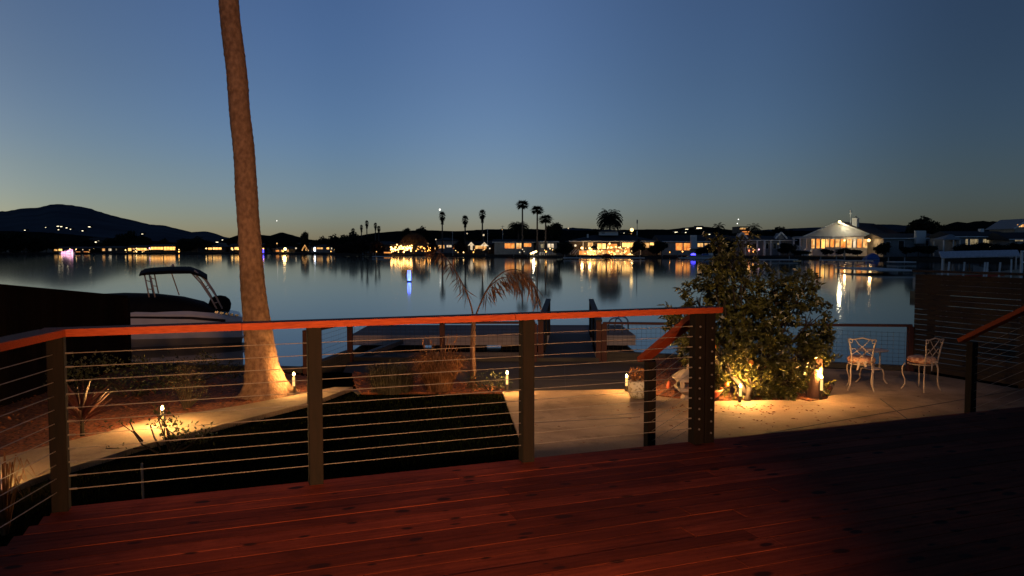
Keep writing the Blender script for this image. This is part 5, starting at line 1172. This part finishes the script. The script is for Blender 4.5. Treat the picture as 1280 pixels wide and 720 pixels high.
for px, yt, w in ((292,298,16),(318,300,22)): ftree(px, yt, 316, w, shd(px)+30, 'dark tree behind the far house cut by the palm')
ftree(381,289.5,316,13,shd(381)+24,'narrow pointed dark tree above the holiday tree lights',2)
for px, yt, w in ((345,300,22),(360,301,20),(395,299,20),(404,294,18),(418,291.5,22),(432,294,22),(444,290.5,24),(372,303,18)): ftree(px, yt, 317, w, shd(px)+22, 'dark tree in the mass left of the thin distant palms')
for px, yt, w in ((438,300,20),(452,296,26),(470,299,20),(424,303,18)): ftree(px, yt, 319, w, shd(px)+3, 'bronze tinted dark tree at the water left of the willow', 4)
ftree(458,293,318,18,shd(458)+14,'black dense tree beside the square lit window',3)
ftree(527,281.5,306,19,shd(527)+30,'round dark tree rising just behind the willow',1)
ftree(507,284,306,12,shd(507)+34,'smaller tree behind the top of the willow',0)
for px, yt, w in ((548,296,18),(570,291,22),(588,289,20),(598,288,22),(620,290,26),(640,288,24)): ftree(px, yt, 314, w, shd(px)+32, 'dark tree behind the fan palms and amber house')
for px, yt, w in ((541,303,18),(574,301,18)): ftree(px, yt, 317.5, w, shd(px)+8, 'low bronze bush between the fan palms', 4)
ftree(690,277,312,26,shd(690)+18,'tall dark tree right of the last star-crowned palm',0)
ftree(668,288,310,30,shd(668)+24,'broad dark tree behind the palm cluster',2)
for px, yt, w in ((706,302,20),(700,308,16)): ftree(px, yt, 320, w, shd(px)+4, 'black bush between picket fence and glass house')
ftree(744,285.5,300,26,shd(744)+40,'dark round tree left of the cupola',1)
for px, yt, w in ((798,298,16),(827,301,18),(817,306,16)): ftree(px, yt, 319, w, shd(px)+4, 'black tree between the glass house and ranch house')
for px, yt, w in ((787,291,20),(780,296,14)): ftree(px, yt, 304, w, shd(px)+40, 'dark tree behind the glass house roof')
for px, yt, w in ((880,308,22),(893,304.5,24),(906,300,22)): ftree(px, yt, 319.5, w, shd(px)+3, 'black hedge bush under the ranch house windows')
for px, yt, w in ((900,289,34),(918,291,20)): ftree(px, yt, 306, w, shd(px)+40, 'dark tree under the small palm right of the ranch roof')
for px, yt, w in ((962,288,22),(975,284,28),(988,286,22),(1000,290,18)): ftree(px, yt, 308, w, shd(px)+36, 'dark tree in the clump behind the columned porch house')
for px, yt, w in ((985,303,20),(979,308,16)): ftree(px, yt, 318, w, shd(px)+6, 'dark bush at the corner of the columned porch')
for px, yt, w in ((1005,312.5,18),(1034,311,16),(1056,309.5,22),(1072,311.5,16),(995,313,14)): ftree(px, yt, 319.5, w, shd(px)+2, 'clipped black hedge bush before the white gabled house')
for px, yt, w in ((1105,303,18),(1097,308,14),(1148,305.5,18),(1133,308,16),(1165,306.5,22)): ftree(px, yt, 318.5, w, shd(px)+4, 'dark bush before the grey house with box chimney')
ftree(1153,268.5,302,36,shd(1153)+34,'large black dome tree behind the box chimney',1,'dark trees along the far bank')
for px, yt, w in ((1178,280,18),(1140,280,16),(1193,282,22)): ftree(px, yt, 302, w, shd(px)+34, 'smaller dark tree beside the large black dome tree')
for px, yt, w in ((1205,303.5,26),(1226,303,26),(1247,304,26),(1268,302,26),(1290,300,30)): ftree(px, yt, 319, w, shd(px)+5, 'black hedge in front of the long low house')
for i in range(5):
    if i not in used: bpy.data.objects.remove(TP[i])
def fan_crown(seed, skirt, n=34, spiky=False):
    rr = random.Random(seed); m = MB()
    for k in range(n):
        a = 2.4*k + rr.uniform(-.2,.2); e = -1.2 + 2.6*(k+.5)/n if not spiky else -.75 + 2.1*(k+.5)/n
        d = Vector((math.cos(a)*math.cos(e), math.sin(a)*math.cos(e), math.sin(e))); s = d.cross(Vector((0,0,1))); s = s.normalized() if s.length > .01 else Vector((1,0,0)); nn = s.cross(d)
        L0 = .20 if not spiky else .14; L1 = .30 if not spiky else .42; q = d*L0*rr.uniform(.9,1.1)
        m.tube([(0,0,0), q], .010, 4)
        for j in range(7):
            b = (j-3)*(.34 if not spiky else .2); dd = d*math.cos(b) + s*math.sin(b) + Vector((0,0,-.22 if not spiky else -.3)); m.leaf(q, dd, nn, L1*(1-.04*abs(j-3))*rr.uniform(.85,1.1), .07 if not spiky else .055, rr.random(), .2)
    return m
def feather_crown(seed, n=72):
    global R
    keep = R; R = random.Random(seed); m = MB()
    for k in range(n):
        a = 2.4*k; e = -.5 + 1.9*(k+.5)/n; feather(m, (0,0,0), (math.cos(a)*math.cos(e), math.sin(a)*math.cos(e), math.sin(e)), .62, 1.5, .15, 16, .5, .014, .4, .034)
    R = keep; return m
CM = {}
def palm(px, yt, yb, w, h, d, kind, label, lean=0, group='palms along the far bank'):
    k = d/FPX; base = pt(px, d, 0); base.z = gd(px, yb, d).z; t = thing('palm_tree', label, 'palm tree', base, R.uniform(0,6) , group)
    cz = (yb-yt-h*.5)*k; t.rotation_euler.z = 0
    MB().tube([(lean*k,0,-.8),(lean*k*.5,0,cz*.4),(0,0,cz)], [.34,.24,.2], 7).build('trunk', H['ptrunk'], t)
    if kind not in CM:
        CM[kind] = dict(fan=lambda: fan_crown(3, 1), star=lambda: fan_crown(5, 0, 40, True), feather=lambda: feather_crown(9), tuft=lambda: feather_crown(12, 22))[kind]().build('crown', H['tree'], t)
        c = CM[kind]
    else:
        c = CM[kind].copy(); COL.objects.link(c); c.parent = t
    c.location = (0, 0, cz); c.scale = (w*k, w*k, h*k); c.rotation_euler.z = R.uniform(0, 6)
    if kind == 'fan':
        m = MB(); 
        for j in range(40): a = R.uniform(0, 6.28); m.leaf((.15*math.cos(a), .15*math.sin(a), cz-.1*h*k-R.uniform(0,.35)*h*k), (math.cos(a)*.25, math.sin(a)*.25, -1), rv(), .3*h*k, .1*w*k, R.random())
        m.build('dead_skirt', H['treered'], t)
    return t
palm(553,263,312,10.5,15,shd(553)+14,'fan','leftmost of three tall fan palms with rounded crowns, under the bright planet')
palm(581.5,268,316,10.5,14.5,shd(581)+12,'fan','middle and shortest of the three rounded fan palms')
palm(603,260.5,306,11,15.5,shd(603)+20,'fan','right of the three rounded fan palms, tallest crown')
palm(653,249.5,318,18,14,shd(653)+9,'star','tallest star-crowned palm, at the amber house',0)
palm(671.5,256.5,318,18,13.5,shd(671)+9,'star','middle star-crowned palm beside the floodlight panel')
palm(682,267.5,316,20,14,shd(682)+9,'star','lowest star-crowned palm above the small pale house')
palm(648,276.5,316,26,15,shd(648)+15,'feather','dark drooping palm behind the tallest star-crowned palm')
palm(762,260.5,300,31,28,shd(762)+32,'feather','big round-headed palm standing over the cupola',0)
palm(898,277,300,17,16,shd(898)+36,'tuft','spiky dark palm above the ranch house roof end')
palm(942,278,302,19,16,shd(942)+36,'tuft','spiky dark palm right of the tiered lit building')
palm(592,290,312,22,12,shd(592)+14,'feather','low dark palm between the fan palms, over the white canopies')
for px, yt, w, h, lab in ((441.5,284.5,6.5,8,'leftmost tiny distant palm, nearly trunkless above the tree mass'),(452,280,5,9,'second tiny distant palm from the left'),(458.8,274.5,6,10,'tallest of the tiny distant palms'),(469.5,277.5,5.5,9,'fourth tiny distant palm, thin crown'),(473.7,281.5,6,9,'rightmost and short tiny distant palm')):
    palm(px, yt, 305, w, h, 330, 'fan', lab, group='tiny distant palms')
# ------------------------------------------------------------------ hillside houses: lit windows far up the slopes
def hillhouse(px, y, w, h, label, mt='hill'):
    r = ray(px, y); best = None
    for b in BV:
        hit = b.ray_cast(CAM, r.normalized())
        if hit[0] is not None and (best is None or hit[3] < best[1]): best = (hit[0], hit[3])
    if best is None: return
    q = best[0] - r.normalized()*4; k = q.y/FPX
    t = thing('hillside_house', label, 'house', q, 0, 'hillside houses with lit windows'); W = max(w*k*.8, 5)
    MB().box(-W, W, .3, 8, -8, h*k).build('wall', H['brown'], t)
    MB().add([(-W-.5,-.3,h*k+.1),(W+.5,-.3,h*k+.1),(W+.5,8.5,h*k+.1),(-W-.5,8.5,h*k+.1),(-W-.5,4,h*k+2),(W+.5,4,h*k+2)], [(3,2,1,0),(0,1,5,4),(2,3,4,5),(1,2,5),(3,0,4)]).build('roof', H['roof'], t)
    MB().box(-w*k/2, w*k/2, .0, .28, -h*k/2, h*k/2).build('window', WM[mt], t)
for px, y, w, h, lab in ((31,288,1.6,.9,'faint lone lit house low on the left mountain'),(57,284.5,1.2,.8,'faint lit house left of the bright hillside pair'),(72.5,283,3.2,1,'left of the bright pair of hillside houses'),(76.5,283.6,2.4,1.3,'right of the bright pair of hillside houses'),(83.2,285,2,1.1,'lit hillside house just right of the bright pair'),(73,287.3,1.6,.9,'lit hillside house below the bright pair'),(88,286.7,1.3,.8,'faint hillside house at the end of the cluster'),(111.5,283.8,2.6,1.2,'lit house highest on the mountain right of the cluster'),(103,288.7,1.8,1.1,'lit house alone between cluster and lower foothill'),(119,303,2.6,2,'brightest white house low at the mountain foot'),(122.5,300.8,1.6,.8,'faint house above the brightest mountain foot house'),(177.8,293,2,1.6,'lone lit house near the right end of the mountain'),(271.3,303.4,3,2,'bright house at the foot of the saddle, left of the palm'),(278,300.3,1.6,1.2,'small lit house above the one left of the palm'),
    (845.5,290.4,4,1,'pale wide house on the right ridge, leftmost'),(857.2,291,1.6,1.4,'small white house below the lit ridge houses'),(858.5,286.8,3.6,1,'thin lit house on the ridge left of the brightest one'),(874,285.6,6.5,2,'widest brightest house on the right ridge'),(886.8,293.4,2,1.6,'dim house below the widest bright ridge house'),(780,291.5,0.8,.8,'tiny house on the hill behind the glass house')):
    hillhouse(px, y, w, h, lab)
bulb('street_lamp', 'bright warm street lamp over the glass house roof ridge', 789.8, 287.3, shd(789)+40, 2.2, 'hot', pole=2)
bulb('street_lamp', 'small lamp below the bright warm street lamp', 789, 292.3, shd(789)+40, .8, 'warm', pole=2)
bulb('street_lamp', 'white beacon on the far ridge right of the palms', 710.4, 285.3, 1400, .8, 'white', pole=10)
for i in range(70):
    a_, b_ = R.choice([(62,118),(112,226),(150,226),(256,330),(335,420),(470,500),(535,620),(560,620),(640,700),(826,920),(921,992)])
    px = R.uniform(a_, b_); y = R.uniform(310.5, 315.5); bulb('bank_lamp', 'tiny warm lamp in the scattered row along the far bank', px, y, shd(px)+R.uniform(2, 7), R.uniform(.4,.95), R.choice(['warm','warm','amber','hot','white']), group='tiny lamps along the far bank')
# planets and bright stars
for px, y, r, lab in ((549.8,262,1.05,'bright white evening planet above the leftmost fan palm'),(346,276,.5,'faint star low right of the palm trunk'),(923,274.2,.6,'upper faint star over the tiered building'),(921.7,279.4,.6,'lower faint star over the tiered building')):
    q = gd(px, y, 22000); m = MB(); rr = r*22000/FPX; m.lathe([(rr*.01,-rr)]+[(rr*math.cos(a), rr*math.sin(a)) for a in (-.9,-.3,.3,.9)]+[(rr*.01,rr)], 10)
    tag(m.build('planet' if r > 1 else 'star', WM['star'], loc=q), lab, 'planet' if r > 1 else 'star')

# ------------------------------------------------------------------ house light, sky, camera
def spot(name, loc, target, energy, color, size, blend, radius):
    d = bpy.data.lights.new(name, 'SPOT'); d.energy = energy; d.color = color; d.spot_size = math.radians(size); d.spot_blend = blend; d.shadow_soft_size = radius
    o = bpy.data.objects.new(name, d); COL.objects.link(o); o.location = loc
    o.rotation_euler = (Vector(target)-Vector(loc)).to_track_quat('-Z', 'Y').to_euler(); return o
jl = Vector((1.5,-1.8,1.04))
spot('house_window_light', jl, (-1.33, 5.2, 1.0), 3000, (1,.46,.18), 58, .9, .15)
lamp('deck_fill_light', (-.6, -2.6, 2.3), 24, (1,.42,.22), .2)  # weak warm fill lamp, added to redden the dark deck
spot('upper_window_light', (.6, -2.2, 5.98), (2.3, 10.2, -.85), 5200, (1,.60,.33), 40, .9, .12)
# unseen blockers added behind the viewer: a jamb panel and slab cutting the spots
ja = jl.lerp(Vector((P1.x+.0, P1.y, 0)), .2); o_ = ja - P1; ju, jn = o_.dot(UX), o_.dot(NX)
m = MB(); m.box(ju-5, ju, jn-.12, jn, -.85, 3.19); struct(m.build('unseen_jamb_blocker', H['cream'], loc=P1, rotz=DA))
struct(MB().box(-2.5, 13, -8.5, -3.35, 3.2, 3.42).build('unseen_slab_blocker', M['fence_red'], loc=P1, rotz=DA))
W = bpy.data.worlds.new('World'); S.world = W; W.use_nodes = True; nt = W.node_tree; n = nt.nodes; l = nt.links
bg = n['Background']; sk = n.new('ShaderNodeTexSky'); sk.sky_type = 'NISHITA'; sk.sun_disc = False
SUN_EL, SUN_AZ = math.radians(SKY_EL), math.radians(SKY_AZ)
sk.sun_elevation = SUN_EL; sk.sun_rotation = SUN_AZ; sk.altitude = 0; sk.air_density = 1.0; sk.dust_density = SKY_DUST; sk.ozone_density = SKY_OZ
tc = n.new('ShaderNodeTexCoord'); sx = n.new('ShaderNodeSeparateXYZ'); l.new(tc.outputs['Generated'], sx.inputs[0])
mr = n.new('ShaderNodeMapRange'); mr.inputs['From Min'].default_value = -1; l.new(sx.outputs['X'], mr.inputs['Value'])
az = n.new('ShaderNodeValToRGB'); az.color_ramp.interpolation = 'EASE'; el = az.color_ramp.elements
el[0].position = .0; el[0].color = (.22,.25,.32,1); el[1].position = 1; el[1].color = (.12,.10,.12,1)
for p_, c_ in ((.23,(.60,.70,.92)),(.38,(.85,.91,1.26)),(.5,(1.42,1.31,1.68)),(.63,(1.10,1.02,1.30)),(.76,(.62,.57,.70))): e2 = el.new(p_); e2.color = (*c_,1)
l.new(mr.outputs['Result'], az.inputs['Fac'])
ml = n.new('ShaderNodeMix'); ml.data_type = 'RGBA'; ml.blend_type = 'MULTIPLY'; ml.inputs['Factor'].default_value = 1; ml.clamp_result = False
l.new(sk.outputs['Color'], ml.inputs['A']); l.new(az.outputs['Color'], ml.inputs['B']); 
mz = n.new('ShaderNodeMapRange'); mz.inputs['From Min'].default_value = .30; mz.inputs['From Max'].default_value = .85; mz.inputs['To Min'].default_value = 1; mz.inputs['To Max'].default_value = .4; l.new(sx.outputs['Z'], mz.inputs['Value'])
my = n.new('ShaderNodeMapRange'); my.inputs['From Min'].default_value = -.6; my.inputs['From Max'].default_value = .5; my.inputs['To Min'].default_value = 1.05; my.inputs['To Max'].default_value = 1; l.new(sx.outputs['Y'], my.inputs['Value'])
mm = n.new('ShaderNodeMath'); mm.operation = 'MULTIPLY'; l.new(mz.outputs['Result'], mm.inputs[0]); l.new(my.outputs['Result'], mm.inputs[1])
zr = n.new('ShaderNodeValToRGB'); ze = zr.color_ramp.elements; l.new(sx.outputs['Z'], zr.inputs['Fac'])
ze[0].position = 0; ze[0].color = (.84,1.06,1.46,1); ze[1].position = .34; ze[1].color = (1.20,1.05,.97,1)
for p_, c_ in ((.035,(.92,1.08,1.34)),(.09,(1.03,1.06,1.10)),(.2,(1.10,1.03,.98))): e2 = ze.new(p_); e2.color = (*c_,1)
ml3 = n.new('ShaderNodeMix'); ml3.data_type = 'RGBA'; ml3.blend_type = 'MULTIPLY'; ml3.inputs['Factor'].default_value = 1; l.new(ml.outputs['Result'], ml3.inputs['A']); l.new(zr.outputs['Color'], ml3.inputs['B']); ml = ml3
ml2 = n.new('ShaderNodeMix'); ml2.data_type = 'RGBA'; ml2.blend_type = 'MULTIPLY'; ml2.inputs['Factor'].default_value = 1; l.new(ml.outputs['Result'], ml2.inputs['A']); l.new(mm.outputs[0], ml2.inputs['B']); l.new(ml2.outputs['Result'], bg.inputs['Color']); bg.inputs['Strength'].default_value = SKY_STR
sl = bpy.data.lights.new('sun', 'SUN'); sl.energy = .006; sl.angle = math.radians(20); sl.color = (1,.7,.5)
so = bpy.data.objects.new('sun', sl); COL.objects.link(so)
e_ = math.radians(1.5); dirv = Vector((math.sin(SUN_AZ)*math.cos(e_), math.cos(SUN_AZ)*math.cos(e_), math.sin(e_))); so.rotation_euler = dirv.to_track_quat('Z', 'Y').to_euler()
cd = bpy.data.cameras.new('camera'); cd.sensor_width = 36; cd.lens = 36*FPX/1280; cd.clip_start = .05; cd.clip_end = 60000
co = bpy.data.objects.new('camera', cd); COL.objects.link(co); co.location = CAM; co.rotation_euler = (PI/2-PITCH, 0, 0); S.camera = co
S.view_settings.view_transform = 'Standard'; S.view_settings.look = 'None'; S.view_settings.exposure = 0; S.view_settings.gamma = 1; S.view_settings.use_curve_mapping = False
